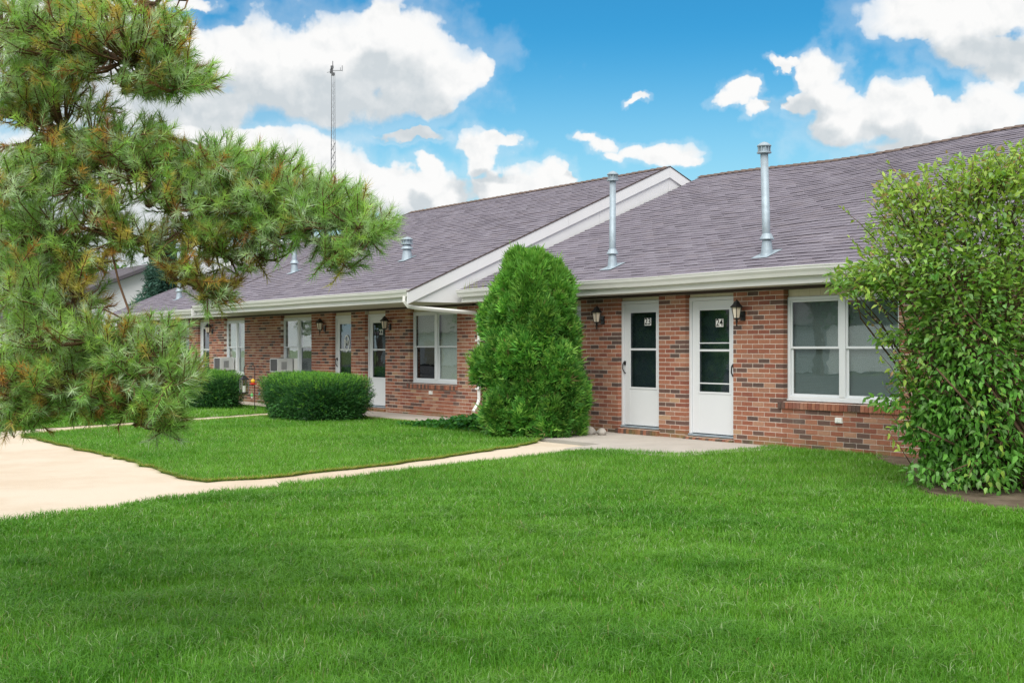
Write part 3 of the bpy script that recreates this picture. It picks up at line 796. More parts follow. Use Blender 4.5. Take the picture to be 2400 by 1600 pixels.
# oval monogram on the door of the middle section
ov = MB(); N = 40; ox, oz = -11.97, 1.48
inner = [(ox+.095*math.cos(2*math.pi*i/N), .0975-.004, oz+.150*math.sin(2*math.pi*i/N)) for i in range(N)]
for i in range(N):
    a = 2*math.pi*i/N; b = 2*math.pi*(i+1)/N; r1 = 1.0+.06*(i % 2); r2 = 1.0+.06*((i+1) % 2)
    ov.quad(inner[i], inner[(i+1) % N], (ox+.12*r2*math.cos(b), .0935, oz+.18*r2*math.sin(b)), (ox+.12*r1*math.cos(a), .0935, oz+.18*r1*math.sin(a)))
ov.build('monogram_wreath', M['plate'], dM)
tm = text_mesh('M', .20); tm.materials.append(M['plate']); put('letter', tm, dM, (ox, .0935, oz), (R(90), 0, 0))

# ---- far left section
tA = empty('apartment_building', (0, 0, 0), 'far left wing of the brick row, half hidden behind the pine branches', 'building', GRP)
opsA = [(-18.76,-17.40,.61,2.3),(-20.64,-19.80,0,2.3),(-22.15,-21.30,0,2.3),(-24.81,-23.15,.61,2.3)]
brick_wall(tA, UA, UL, opsA, 300, lambda u, z: -u)
window(tA, -18.76, -17.40, .69, 2.10, blind='cream', low=('glass','glass'), nb=8)
door(tA, -20.64, -19.80, .14, 2.10, hs=1)
door(tA, -22.15, -21.30, .14, 2.10, hs=-1)
window(tA, -24.81, -23.15, .69, 2.10, blind='cream', low=('glass','glass'), nb=8)
roA, PAf, ZRA = roof(tA, UA, UL-.045, -.4, 2.43, .42, 5.8, 300, lambda u, s: (s*2 - u*.2), lambda u, t: .01*math.sin(u))
gutter(tA, UA, UL-.05, -.4)
shell(tA, UA, UL, -.4, 5.8, 12.0, True, False, 2.43, .42, ZRA)
g_ = MB(); g_.prism_x([(.142, ZS), (11.5, ZS), (5.8, ZRA-.05)], UA+.002, UA+.03); g_.build('gable_panel', M['siding'], tA)
vent_pipe(tA, (-23.9, .67, 2.88), 1.55, .062, (0,0))

# ------------------------------------------------------------------ coach lanterns on the wall
def wall_lantern(loc, label):
    t = empty('wall_lantern', loc, label, 'lantern', 'black coach lanterns on the brick wall'); t.scale = (.86, .9, .80)
    n = 6; s = MB(); y = -.15
    c = MB(); c.lathe([(.115, .0), (.118, .008), (.075, .05), (.055, .075), (.05, .10), (.02, .118), (.012, .135), (.001, .14)], (0,y,.10), n, .2); c.build('cap', M['black'], t)
    f = MB()
    for k in range(n):
        a = .2 + 2*math.pi*k/n; ct, st = math.cos(a), math.sin(a)
        f.tube([(.085*ct, y+.085*st, .10), (.055*ct, y+.055*st, -.085)], .0065, 5)
    f.lathe([(.06, -.10), (.06, -.085), (.03, -.083)], (0,y,0), n, .2)
    f.build('frame', M['black'], t)
    g = MB()
    for k in range(n):
        a, b = .2+2*math.pi*k/n, .2+2*math.pi*(k+1)/n
        MB().quad((.052*math.cos(a), y+.052*math.sin(a), -.085), (.052*math.cos(b), y+.052*math.sin(b), -.085), (.081*math.cos(b), y+.081*math.sin(b), .10), (.081*math.cos(a), y+.081*math.sin(a), .10)).build('pane', M['frost'], t)
    b = MB(); b.lathe([(.001, -.24), (.012, -.23), (.010, -.19), (.02, -.15), (.014, -.12), (.045, -.10)], (0,y,0), 10); b.build('finial', M['black'], t, smooth=True)
    a = MB(); a.tube([(0, -.02, -.06), (0, -.08, -.04), (0, -.13, -.09), (0, y, -.115)], .012, 6); a.box((-.05, -.025, -.13), (.05, -.001, .03)); a.build('bracket', M['black'], t, bevel=.006)
    return t
L0 = wall_lantern((-2.92, 0, 1.86), 'black coach lantern on the wall left of door 23, beside the arborvitae')
for (u, z, lb) in [(.20, 1.86, 'black coach lantern right of door 24, the nearest of the wall lanterns'),
                   (-9.86, 1.85, 'black coach lantern between door 22 and the four-pane window'),
                   (-12.84, 1.86, 'black coach lantern left of the door with the oval monogram'),
                   (-19.55, 1.87, 'black coach lantern right of the second door from the left end'),
                   (-22.62, 1.88, 'black coach lantern left of the farthest door, nearest the pine branches')]:
    c = copy_tree(L0); c.location = (u, 0, z); c['label'] = lb

# ------------------------------------------------------------------ window air conditioners
def air_conditioner(u0, z0, label, w=.44, h=.33, d=.40):
    t = empty('air_conditioner', (u0, -d+.07, z0), label, 'air conditioner', 'window air conditioners')
    c = MB(); e = .022
    c.box((0,0,0),(w,e,e)).box((0,0,h-e),(w,e,h)).box((0,0,e),(e,e,h-e)).box((w-e,0,e),(w,e,h-e))
    c.box((0,e,0),(w,d,h)); c.build('casing', M['ac'], t, bevel=.008)
    g = MB(); k = e+.006
    while k < w-e: g.box((k,.004,e),(k+.004,.012,h-e)); k += .014
    g.quad((e,.016,e),(w-e,.016,e),(w-e,.016,h-e),(e,.016,h-e)); g.build('grille', M['grey_plastic'], t)
    lv = MB()
    for j in range(7): lv.box((w+.001,.10,.07+j*.026),(w+.004,.24,.083+j*.026))
    lv.build('louver', M['grey_plastic'], t)
    p = MB()
    for j in range(12): p.box((w+.003, d+.02-.002*(j % 2), 0.0),(w+.03*12*.6, d+.03, h)) if j == 0 else None
    p.build('side_curtain', M['plate'], t)
    return t
air_conditioner(-15.12, .80, 'white window air conditioner under the middle window, the nearer of two')
air_conditioner(-18.66, .80, 'white window air conditioner in the farther window, above the left hedge')

# ------------------------------------------------------------------ foliage kits
def ellipsoid_pts(r, n, c, rad, surf=.35):
    """points in an ellipsoid, biased to its skin"""
    d = norm(r.normal(size=(n, 3))); q = (r.random(n)**surf)[:, None]
    return c + d*q*np.array(rad), d
def fans(r, base, axis, up, length, width, k=5, spread=.9):
    """flat conifer sprays: k narrow lobes fanning from each base point"""
    n = len(base); axis = norm(axis); side = norm(np.cross(axis, up)); V = []
    for j in range(k):
        a = (j-(k-1)/2)/(k-1)*2*spread if k > 1 else 0
        aa = a + r.normal(0, .12, n); L = length*(1-.35*abs(a)/spread)*(.75+.5*r.random(n))
        d = norm(axis*np.cos(aa)[:, None] + side*np.sin(aa)[:, None] + r.normal(0, .18, (n, 3)))
        w = norm(np.cross(d, np.cross(axis, side)) + 1e-6)*(width*(.7+.6*r.random(n)))[:, None]
        m1 = base + d*(L*.55)[:, None]
        V.append(np.stack([base, m1+w*.5, base+d*L[:, None], m1-w*.5], 1))
    return np.stack(V, 1).reshape(-1, 3), k
def shoots(r, base, axis, length, nlen, width, k=9, ang=(.7,1.2)):
    """shoot with k needles all round, one triangle each"""
    n = len(base); axis = norm(axis); V = []
    rnd = r.normal(size=(n, 3)); p = norm(np.cross(axis, rnd)); q = np.cross(axis, p)
    for j in range(k):
        t = (j+r.random(n))/k; ph = r.random(n)*6.283; th = ang[0]+(ang[1]-ang[0])*r.random(n)*(1.1-.6*t)
        rad = p*np.cos(ph)[:, None]+q*np.sin(ph)[:, None]
        d = axis*np.cos(th)[:, None]+rad*np.sin(th)[:, None]
        b = base+axis*(length*t)[:, None]; L = nlen*(.75+.45*r.random(n))
        w = norm(np.cross(d, r.normal(size=(n, 3))))*(width*.5)
        V.append(np.stack([b-w, b+w, b+d*L[:, None]], 1))
    return np.stack(V, 1).reshape(-1, 3), k
def lerpc(r, n, cols, w):
    c = np.array(cols); i = r.choice(len(c), n, p=np.array(w)/sum(w)); return c[i]*(.8+.4*r.random(n))[:, None]

# ------------------------------------------------------------------ arborvitae
def arborvitae():
    r = np.random.default_rng(19); cx, cy, H = -2.95, -1.42, 2.76
    t = empty('arborvitae', (cx, cy, 0), 'tall bright green arborvitae between the two wings, left of door 23', 'tree')
    def prof(z):      # crown radius with height
        s = z/H
        return np.interp(s, [0, .08, .3, .55, .75, .88, .96, 1.0], [.56, .65, .67, .63, .51, .36, .19, .03])
    lumps = []
    while len(lumps) < 125:
        z = .10 + (H-.2)*((len(lumps)+r.random())/125); a = len(lumps)*2.39996+r.normal(0,.25); rr = prof(z)*(.77+.25*r.random())*(1+.08*math.sin(3*a+z*2))
        lumps.append((cx+rr*math.cos(a), cy+rr*math.sin(a), z, (.13+.15*r.random())*(1 if z < 2.3 else .8)))
    B, A, C = [], [], []
    for (x, y, z, s) in lumps:
        n = int(1500*s*s*4.4)+60
        d = norm(r.normal(size=(n, 3))*np.array([1, 1, 1.15]))
        out = np.array([x-cx, y-cy, .25]); out = out/np.linalg.norm(out)
        d = norm(d + .75*out); p = np.array([x, y, z]) + d*s*(.62+.40*r.random(n))[:, None]*np.array([1, 1, 1.45])
        keep = p[:, 2] > .02
        B.append(p[keep]); A.append((d*.7+np.array([0, 0, .75])+r.normal(0, .35, (n, 3)))[keep])
        lt = .65+.6*r.random()
        tipk = (r.random(n) < .22)[:, None]
        C.append((np.where(tipk, np.array([[.26,.50,.09]]), 1.0)*np.where(tipk, 1.0, 1.0)*np.where(tipk, 1.0, lerpc(r, n, [(.06,.21,.03),(.10,.31,.045),(.17,.42,.06),(.20,.18,.07)], [4, 5, 2.6, .25]))*lt)[keep])
    n = 5200; z = .1+(H-.35)*r.random(n); a = 6.283*r.random(n); q = np.array([prof(v) for v in z])*(.45+.28*r.random(n))
    B.append(np.stack([cx+q*np.cos(a), cy+q*np.sin(a), z], 1)); A.append(np.stack([np.cos(a), np.sin(a), .6+0*a], 1)+r.normal(0, .4, (n, 3)))
    C.append(lerpc(r, n, [(.06,.20,.03),(.09,.26,.04),(.20,.15,.07)], [4, 3, .8]))
    B, A, C = np.concatenate(B), np.concatenate(A), np.concatenate(C)
    # lighter towards the top
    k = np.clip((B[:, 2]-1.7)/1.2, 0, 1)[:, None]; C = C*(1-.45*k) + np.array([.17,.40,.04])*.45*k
    up = norm(r.normal(size=B.shape)); LN = .085+.06*r.random(len(B))+.11*(r.random(len(B)) < .035); V, kk = fans(r, B, A, up, LN, .019, 6)
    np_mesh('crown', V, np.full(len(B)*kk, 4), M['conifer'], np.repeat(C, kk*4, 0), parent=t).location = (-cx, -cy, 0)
    m = MB(); m.tube([(0,0,-.02),(0,0,.5),(.02,0,1.6),(0,0,2.5)], [.09,.08,.05,.015], 8); 
    for j in range(60):
        z = .2+2.2*r.random(); a = r.random()*6.28; q = prof(z)*.85; m.tube([(0,0,z), (q*.5*math.cos(a), q*.5*math.sin(a), z+.12), (q*math.cos(a), q*math.sin(a), z+.32)], [.016,.011,.004], 4)
    m.build('trunk', M['bark'], t)
arborvitae()

# ------------------------------------------------------------------ clipped yew hedges
def hedge(x0, x1, y0, y1, H, label, seed, n=9000):
    r = np.random.default_rng(seed); cx, cy = (x0+x1)/2, (y0+y1)/2; a, b = (x1-x0)/2, (y1-y0)/2
    t = empty('yew_hedge', (cx, cy, 0), label, 'hedge', 'clipped yew hedges by the walk')
    # rounded box skin
    d = norm(r.normal(size=(n, 3))); e = 6.5
    k = (np.abs(d[:, 0])**e+np.abs(d[:, 1])**e+np.abs(d[:, 2])**e)**(-1/e)
    nn = .86+.14*vnoise(d[:, 0]*3+5, d[:, 2]*3+d[:, 1]*2+9, 1.4, seed)
    q = d*k[:, None]*(nn*(.80+.25*r.random(n)))[:, None]
    p = np.stack([q[:, 0]*a, q[:, 1]*b, H*.53+q[:, 2]*H*.49], 1)
    taper = .84+.16*np.clip(p[:, 2]/H, 0, 1); p[:, 0] *= taper; p[:, 1] *= taper
    kp = p[:, 2] > .03; p, d = p[kp], d[kp]; n = len(p)
    ax = norm(d*np.array([1, 1, .8])+np.array([0, 0, .55])+r.normal(0, .35, (n, 3)))
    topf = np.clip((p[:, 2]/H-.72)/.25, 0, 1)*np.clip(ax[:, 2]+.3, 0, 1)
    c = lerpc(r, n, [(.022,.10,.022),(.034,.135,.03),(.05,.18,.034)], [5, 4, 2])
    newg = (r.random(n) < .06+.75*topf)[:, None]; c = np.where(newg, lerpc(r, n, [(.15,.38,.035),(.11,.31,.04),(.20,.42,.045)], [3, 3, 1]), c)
    V, kk = shoots(r, p, ax, .11, .032, .0075, 13)
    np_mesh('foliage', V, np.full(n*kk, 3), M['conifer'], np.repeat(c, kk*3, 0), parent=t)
    m = MB()
    for j in range(26):
        u, v = r.uniform(-a*.75, a*.75), r.uniform(-b*.7, b*.7); m.tube([(u*.8, v*.8, -.02), (u*.95, v*.95, H*.4), (u, v, H*.8)], [.014,.01,.005], 4)
    m.build('stem', M['bark'], t)
    # dense inner twigs: a darker green than the skin, keeps the hedge opaque
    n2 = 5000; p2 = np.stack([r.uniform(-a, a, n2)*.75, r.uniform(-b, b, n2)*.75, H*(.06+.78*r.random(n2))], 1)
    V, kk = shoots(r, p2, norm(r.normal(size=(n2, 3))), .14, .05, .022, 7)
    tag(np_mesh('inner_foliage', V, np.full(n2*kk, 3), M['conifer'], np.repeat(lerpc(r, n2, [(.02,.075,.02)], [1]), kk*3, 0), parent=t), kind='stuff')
    # low broad-leaved weeds round the foot
    n3 = 900; th = r.random(n3)*6.283
    p3 = np.stack([np.cos(th)*a*(.72+.22*r.random(n3)), np.sin(th)*b*(.72+.25*r.random(n3)), .03+.26*r.random(n3)**1.5], 1)
    return t
hedge(-10.2, -7.75, -2.95, -1.35, .81, 'clipped dark green yew hedge in front of door 22, the nearer hedge', 31, 14000)
hedge(-16.6, -13.35, -2.7, -1.5, .80, 'clipped dark green yew hedge behind the hanging lantern, partly behind the pine', 32, 9500)

# ------------------------------------------------------------------ broad leaves
def leaf_geo(fold=.25, droop=.25, w=.5):
    """unit leaf along +x: 6 outline points with a folded midrib, 4 quads/tris"""
    xs = [0, .28, .62, 1.0]; hw = [0, .9*w*.5, .72*w*.5, 0]
    mid = [(x, 0, -droop*x*x) for x in xs]
    L = [(xs[i], hw[i], mid[i][2]+fold*hw[i]) for i in (1, 2)]; Rr = [(xs[i], -hw[i], mid[i][2]+fold*hw[i]) for i in (1, 2)]
    return [[mid[0], mid[1], L[0]], [mid[1], mid[2], L[1], L[0]], [mid[2], mid[3], L[1]],
            [mid[0], Rr[0], mid[1]], [mid[1], Rr[0], Rr[1], mid[2]], [mid[2], Rr[1], mid[3]]]
def leaf_frames(r, ax, n):
    ax = norm(ax); up = norm(np.array([0, 0, 1.0])+r.normal(0, .45, (n, 3))); sd_ = norm(np.cross(up, ax)); nn = np.cross(ax, sd_)
    return ax, sd_, nn
def leaves_np(r, pos, ax, size, geo):
    n = len(pos); X, Y, Zv = leaf_frames(r, ax, n); V, sz = [], []
    flat = [p for f in geo for p in f]
    P = np.array(flat)
    V = pos[:, None, :] + size[:, None, None]*(X[:, None, :]*P[None, :, 0:1] + Y[:, None, :]*P[None, :, 1:2] + Zv[:, None, :]*P[None, :, 2:3])
    return V.reshape(-1, 3), np.tile([len(f) for f in geo], n), len(flat), (X, Y, Zv)

# ------------------------------------------------------------------ big shrub at the right
def big_shrub():
    r = np.random.default_rng(77)
    base = Vector((5.25, -2.2, 0))
    t = empty('dogwood_shrub', base, 'big loose leafy green shrub at the right end of the wall, standing in bare dirt', 'shrub')
    Z0 = 12.2; k = Z0/F_PX
    # leaf masses: photo centre, radii, depth offset, count
    blobs = [(2340,560,190,150,.0,1500),(2300,440,170,85,.1,700),(2380,400,90,60,.0,350),(2150,520,110,85,.1,480),(2180,640,160,95,-.1,900),(2040,655,100,42,.0,300),(2180,1020,50,70,.0,100),(2250,1110,110,40,-.3,300),(2110,450,60,45,.2,120),
             (2340,760,190,150,-.2,1300),(2230,830,120,130,.0,800),(2190,760,75,70,.2,190),(2150,900,60,55,.1,90),(2150,990,45,45,.1,60),(2330,950,170,130,-.3,1100),(2220,1000,90,110,-.1,480),(2340,1075,150,60,-.3,520),(2210,1080,50,40,.0,90),
             (2560,650,200,260,.0,700),(2560,950,180,170,.0,500),(2100,790,50,18,.0,45),(2080,940,50,18,.0,40)]
    P, A, SZ, CO = [], [], [], []
    st = MB(); w0 = MB()
    roots = [base+Vector((.30+r.normal(0,.30), .35+r.normal(0,.20), -.02)) for _ in range(14)]
    for (bx, by, rx, ry, dz, cnt) in blobs:
        cnt = int(cnt*(1.75 if by < 600 else 2.2))
        c = at(bx, by, Z0+dz); rad = np.array([rx*k, .75 if rx > 100 else .4, ry*k])
        d = norm(r.normal(size=(cnt, 3))); q = d*(r.random(cnt)**.45)[:, None]*1.05
        loc = np.stack([q[:, 0]*rad[0], q[:, 1]*rad[1], q[:, 2]*rad[2]], 1)
        # rotate the ellipsoid's axes: x along the picture's right, y away
        wx = loc[:, 0]*CA - loc[:, 1]*SA; wy = loc[:, 0]*SA + loc[:, 1]*CA
        p = np.array(c) + np.stack([wx, wy, loc[:, 2]], 1)
        ctr = np.array(base)+np.array([0, 0, 1.5]); out = norm(p-ctr)
        ax = norm(out*np.array([1, 1, .5]) + np.array([0, 0, -.15]) + r.normal(0, .55, (cnt, 3)))
        P.append(p); A.append(ax); SZ.append(.052+.046*r.random(cnt))
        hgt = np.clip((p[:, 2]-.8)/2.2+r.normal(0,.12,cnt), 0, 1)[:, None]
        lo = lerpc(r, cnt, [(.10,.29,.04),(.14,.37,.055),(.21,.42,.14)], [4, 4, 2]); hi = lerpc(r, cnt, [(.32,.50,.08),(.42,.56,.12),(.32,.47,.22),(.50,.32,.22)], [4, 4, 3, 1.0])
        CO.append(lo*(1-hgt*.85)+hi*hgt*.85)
        # stems to this mass
        for j in range(4 if cnt > 300 else 2):
            a = roots[r.integers(len(roots))]; e = Vector(p[r.integers(cnt)]); 
            m1 = a.lerp(e, .4)+Vector((r.normal(0,.12), r.normal(0,.12), .28)); m2 = a.lerp(e, .75)+Vector((r.normal(0,.08), r.normal(0,.08), .14))
            st.tube([a, m1, m2, e], [.016,.012,.008,.003], 5)
        for j in range(max(4, cnt//22)):
            e = Vector(p[r.integers(cnt)]); a = Vector(c).lerp(e, .45)+Vector((0,0,-.1)); st.tube([a, a.lerp(e, .6)+Vector((0,0,.03)), e], [.006,.0045,.002], 4)
    # loose sprigs that stand out of the outline
    for j in range(120):
        px_, py_ = [(2370+r.normal(0,60), 350+abs(r.normal(0,18))), (2250+r.normal(0,60), 375+abs(r.normal(0,25))), (2090+r.normal(0,40), 440+r.normal(0,30)), (2040+r.normal(0,30), 540+r.normal(0,40)), (2010+r.normal(0,30), 650+r.normal(0,25)), (2085+r.normal(0,25), 820+r.normal(0,80))][j % 6]
        e = at(px_, py_, Z0+r.normal(0,.45)); o_ = (Vector((e.x, e.y, 0))-Vector((base.x, base.y, 0))); o_ = Vector((o_.x*.6, o_.y*.6, .55)).normalized()
        a = e-o_*.42+Vector((0,0,-.05)); st.tube([a, a.lerp(e, .5)+Vector((0,0,.02)), e], [.005,.0035,.0018], 4); nl = 11
        f_ = np.linspace(.25, 1.02, nl)[:, None]; p = np.array(a)*(1-f_)+np.array(e)*f_
        ax = norm(np.array(o_)*.5+r.normal(0,.75,(nl,3))); P.append(p); A.append(ax); SZ.append(.045+.035*r.random(nl))
        CO.append(lerpc(r, nl, [(.34,.52,.08),(.42,.56,.12),(.26,.44,.08),(.50,.32,.20)], [4,3,3,.6]))
    for j in range(22):
        a = roots[j % len(roots)]; e = base+Vector((r.normal(0.1,.35), r.normal(0,.35), .5+.9*r.random())); st.tube([a, a.lerp(e, .5)+Vector((r.normal(0,.08), r.normal(0,.08), .1)), e], [.020,.014,.008], 5)
    P, A, SZ, CO = np.concatenate(P), np.concatenate(A), np.concatenate(SZ), np.concatenate(CO)
    ok = (P[:, 1] < -.12) & (P[:, 2] > .05); P, A, SZ, CO = P[ok], A[ok], SZ[ok], CO[ok]
    dep = -SA*(P[:, 0]-CAM.x)+CA*(P[:, 1]-CAM.y); lat = (CA*(P[:, 0]-CAM.x)+SA*(P[:, 1]-CAM.y))/dep
    order = np.argsort(np.where(lat < .40, dep, dep+50)); near = order[:300]; rest = order[300:]
    geo = leaf_geo(); inv = -np.array(base)
    V, sz, nf, _ = leaves_np(r, P[rest]+inv, A[rest], SZ[rest], geo)
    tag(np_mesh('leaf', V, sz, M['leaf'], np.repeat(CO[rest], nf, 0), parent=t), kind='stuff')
    # the 300 nearest leaves, one object each, sharing a dozen meshes
    var = []
    for j in range(12):
        g = leaf_geo(.15+.25*r.random(), .1+.35*r.random(), .46+.12*r.random()); b = MB(); b.cur = tuple(CO[near[r.integers(300)]])
        for f in g: b.quad(*f)
        var.append(b.mesh('leaf', M['leaf']))
    X, Y, Zv = leaf_frames(r, A[near], 300)
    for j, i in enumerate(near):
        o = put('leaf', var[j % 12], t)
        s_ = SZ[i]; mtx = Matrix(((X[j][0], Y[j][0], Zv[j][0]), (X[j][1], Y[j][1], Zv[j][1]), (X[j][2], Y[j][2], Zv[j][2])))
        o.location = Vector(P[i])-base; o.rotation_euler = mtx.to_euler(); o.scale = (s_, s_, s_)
    so = st.build('stem', M['bark'], t, smooth=True); so.location = -base
    return t
big_shrub()

# ------------------------------------------------------------------ pine overhanging from the left
def pine():
    r = np.random.default_rng(101)
    base = at(-620, 818, 6.6); base.z = 0
    t = empty('pine_tree', base, 'large pine whose needle-covered branches hang into view from the left', 'tree')
    inv = -base
    tr = MB(); tr.tube([base+Vector((0,0,-.05)), base+Vector((.03,0,1.2)), base+Vector((0,.05,3.0)), base+Vector((.05,0,6.5))], [.19,.17,.14,.05], 12)
    # main limbs in (photo x, photo y, depth)
    limbs = [[(-600,100,6.6),(-250,60,6.0),(60,90,5.7),(260,130,5.5),(430,190,5.4)],
             [(-600,300,6.6),(-200,262,6.1),(0,258,5.8),(120,300,5.7),(330,400,5.5),(560,470,5.4),(760,520,5.3),(880,545,5.2)],
             [(-600,-100,6.6),(-200,-120,6.0),(100,-60,5.6),(330,-10,5.5),(440,0,5.4)],
             [(-600,520,6.6),(-200,480,5.9),(0,500,5.6),(130,560,5.5),(330,560,5.5),(480,690,5.4)],
             [(-600,640,6.6),(-250,620,6.0),(0,670,5.5),(170,720,5.4),(330,830,5.2),(430,890,5.15)],
             [(-600,760,6.6),(-250,780,5.8),(0,860,5.4),(150,900,5.3),(300,950,5.25),(370,985,5.2)],
             [(120,300,5.7),(300,330,5.6),(420,330,5.6),(600,400,5.5),(700,420,5.45)],
             [(330,400,5.5),(450,560,5.4),(560,620,5.4),(640,610,5.4)]]
    segs = []
    def curve(pts):
        out = []
        for i in range(len(pts)-1):
            for s in range(6):
                f = s/6; out.append(Vector(pts[i]).lerp(Vector(pts[i+1]), f)+Vector((0, 0, .02*math.sin(f*3.14)*r.normal())))
        return out+[Vector(pts[-1])]
    for L in limbs:
        w = curve([at(*p) for p in L]); n = len(w); rr = [.024*(1-i/n)**.8+.005 for i in range(n)]
        if L[0][0] > -600: rr = [q*.5 for q in rr]
        tr.tube(w, rr, 7); segs += w
    # needle masses: photo centre, radii, depth, depth spread, tufts, dryness
    masses = [(80,60,130,90,5.6,.5,95,.25),(260,60,150,80,5.5,.45,100,.35),(390,110,60,95,5.4,.3,48,.2),(430,190,85,32,5.4,.25,48,.1),(330,190,80,35,5.45,.3,34,.3),(60,190,95,60,5.7,.4,50,.2),(170,160,90,50,5.6,.4,44,.3),
              (60,270,80,25,5.7,.4,18,.5),(130,360,130,60,5.6,.4,64,.25),(300,335,130,50,5.5,.4,66,.3),(40,440,90,90,5.5,.45,60,.15),(200,430,110,60,5.5,.4,50,.15),(370,410,100,70,5.45,.35,62,.1),(520,385,110,48,5.4,.3,66,.05),(640,440,110,75,5.35,.3,85,.08),(470,480,100,65,5.4,.35,60,.15),
              (770,480,90,62,5.3,.28,62,.05),(860,535,62,42,5.2,.2,38,.0),(790,590,60,50,5.25,.25,32,.1),(640,540,110,55,5.35,.3,48,.25),(560,600,70,40,5.4,.25,20,.5),(480,560,80,50,5.4,.3,30,.5),
              (90,560,110,70,5.5,.4,56,.1),(230,520,90,50,5.5,.35,32,.35),(340,560,80,42,5.45,.3,28,.45),(500,680,52,38,5.4,.2,26,.7),(440,630,60,36,5.4,.2,16,.6),
              (60,680,100,80,5.4,.4,64,.1),(190,690,70,60,5.4,.3,20,.7),(300,770,45,30,5.3,.2,10,.8),(130,790,130,75,5.3,.4,90,.12),(280,840,110,60,5.25,.3,72,.15),(400,880,75,52,5.2,.25,56,.05),(60,890,100,70,5.3,.4,66,.3),(220,920,120,52,5.25,.3,64,.35),(350,950,75,52,5.2,.25,44,.35),(40,970,70,36,5.3,.3,24,.2),(385,1000,36,26,5.2,.12,10,.1),(240,975,26,18,5.25,.1,4,.3),
              (370,790,70,45,5.25,.25,24,.1),(-120,150,130,200,5.9,.6,60,.2),(-120,520,120,220,5.8,.6,70,.2),(-100,850,110,130,5.6,.5,50,.2),(60,620,90,120,5.6,.4,60,.15),(200,600,80,60,5.5,.35,26,.5),(150,850,130,90,5.45,.4,60,.15),(40,960,90,50,5.4,.3,40,.2),(700,500,120,60,5.3,.3,50,.1),(560,470,120,70,5.4,.3,50,.15),(300,900,120,60,5.3,.3,50,.25),(90,220,100,40,5.7,.4,40,.3),(200,250,60,30,5.6,.3,10,.4)]
    B, D, C, tw = [], [], [], MB()
    segA = np.array([tuple(s) for s in segs])
    for (bx, by, rx, ry, z, dzs, cnt, dry) in masses:
        c = at(bx, by, z); k = z/F_PX; cnt = int(cnt*1.9)
        # a secondary branch into each mass
        j = np.argmin(((segA-np.array(c))**2).sum(1)); a = Vector(segA[max(0, j-4)])
        w = [a]+[a.lerp(c, f)+Vector(r.normal(0,.022,3)) for f in (.2,.4,.6,.8)]+[Vector(c)]; tw.tube(w, [.007,.006,.005,.0045,.0035,.0025], 5)
        loc = [a.lerp(c, f) for f in (.3,.6,.9,1.0)]; locA = np.concatenate([np.array([tuple(q) for q in loc]), segA[np.argsort(((segA-np.array(c))**2).sum(1))[:10]]])
        for i in range(cnt):
            while True:
                u, v, q = r.uniform(-1, 1, 3)
                if u*u+v*v+q*q < 1: break
            p = np.array(at(bx+u*rx, by+v*ry, z+q*dzs))
            n_ = locA[np.argmin(((locA-p)**2).sum(1))]
            d = p-n_; L = np.linalg.norm(d)
            d = d/max(L, 1e-3)+np.array([CA*.25, SA*.25, .38])+r.normal(0, .38, 3); d /= np.linalg.norm(d)
            B.append(p-d*.05); D.append(d)
            s_ = r.random()
            dry2 = dry*.8+.02
            if s_ < dry2*.35: col = np.array([(.52,.28,.08),(.62,.40,.10),(.36,.19,.08)][r.integers(3)])
            elif s_ < dry2: col = np.array([(.52,.48,.12),(.44,.45,.14),(.60,.50,.15)][r.integers(3)])
            else: col = np.array([(.29,.49,.14),(.40,.60,.28),(.28,.52,.13),(.56,.71,.48),(.40,.62,.16)][r.integers(5)])
            C.append(col*(.8+.4*r.random()))
            if L > .03:
                e = Vector(p-d*.05); a2 = Vector(n_); tw.tube([a2, a2.lerp(e, .6)+Vector((0,0,-.012)), e, Vector(p+d*.05)], [.005,.004,.003,.0022], 4, cap=False)
    B, D, C = np.array(B), np.array(D), np.array(C); n = len(B)
    V, kk = shoots(r, B+np.array(inv), D, .11, .050, .0030, 70, (.42, 1.25))
    cc = np.repeat(C, kk, 0); cc = cc*(.75+.5*r.random(len(cc)))[:, None]
    np_mesh('crown', V, np.full(n*kk, 3), M['needle'], np.repeat(cc, 3, 0), parent=t)
    tw.build('twig', M['twig'], t).location = inv
    tr.build('trunk', M['bark'], t, smooth=True).location = inv
    # buds and cones
    cn = MB(); cn.lathe([(.002,-.026),(.015,-.014),(.019,0),(.013,.018),(.002,.030)], (0,0,0), 8); cm = cn.mesh('cone', M['bark'])
    for j in range(26):
        put('cone', cm, t, Vector(B[r.integers(n)])+inv, (r.random()*3, r.random()*3, 0))
pine()

# ------------------------------------------------------------------ small things by the walk
def stone(loc, s, seed, label):
    r = np.random.default_rng(seed); bm = bmesh.new(); bmesh.ops.create_icosphere(bm, subdivisions=3, radius=1)
    for v in bm.verts:
        p = np.array(v.co); k = 1+.12*math.sin(2.1*p[0]+seed)+.10*math.sin(3.3*p[1]+seed*2)+.07*math.sin(4.7*p[2]+seed)
        v.co = Vector((p[0]*s[0]*k, p[1]*s[1]*k, p[2]*s[2]*k))
    me = bpy.data.meshes.new('stone'); bm.to_mesh(me); bm.free(); me.materials.append(M['stone'])
    me.polygons.foreach_set('use_smooth', [True]*len(me.polygons))
    o = put('stone', me, None, loc, (0, 0, seed)); tag(o, label, 'stone', 'pale stones beside the arborvitae'); return o
stone((-2.50,-.62,.062), (.095,.085,.075), 3, 'largest pale rounded stone beside the arborvitae, middle of the row')
stone((-2.62,-.78,.045), (.07,.06,.05), 5, 'flat pale stone tucked against the arborvitae, left end of the row')
stone((-2.30,-.55,.055), (.07,.075,.06), 8, 'tan rounded stone at the right of the largest one')
stone((-2.52,-.85,.03), (.045,.04,.032), 11, 'small pale pebble in front of the stone row')

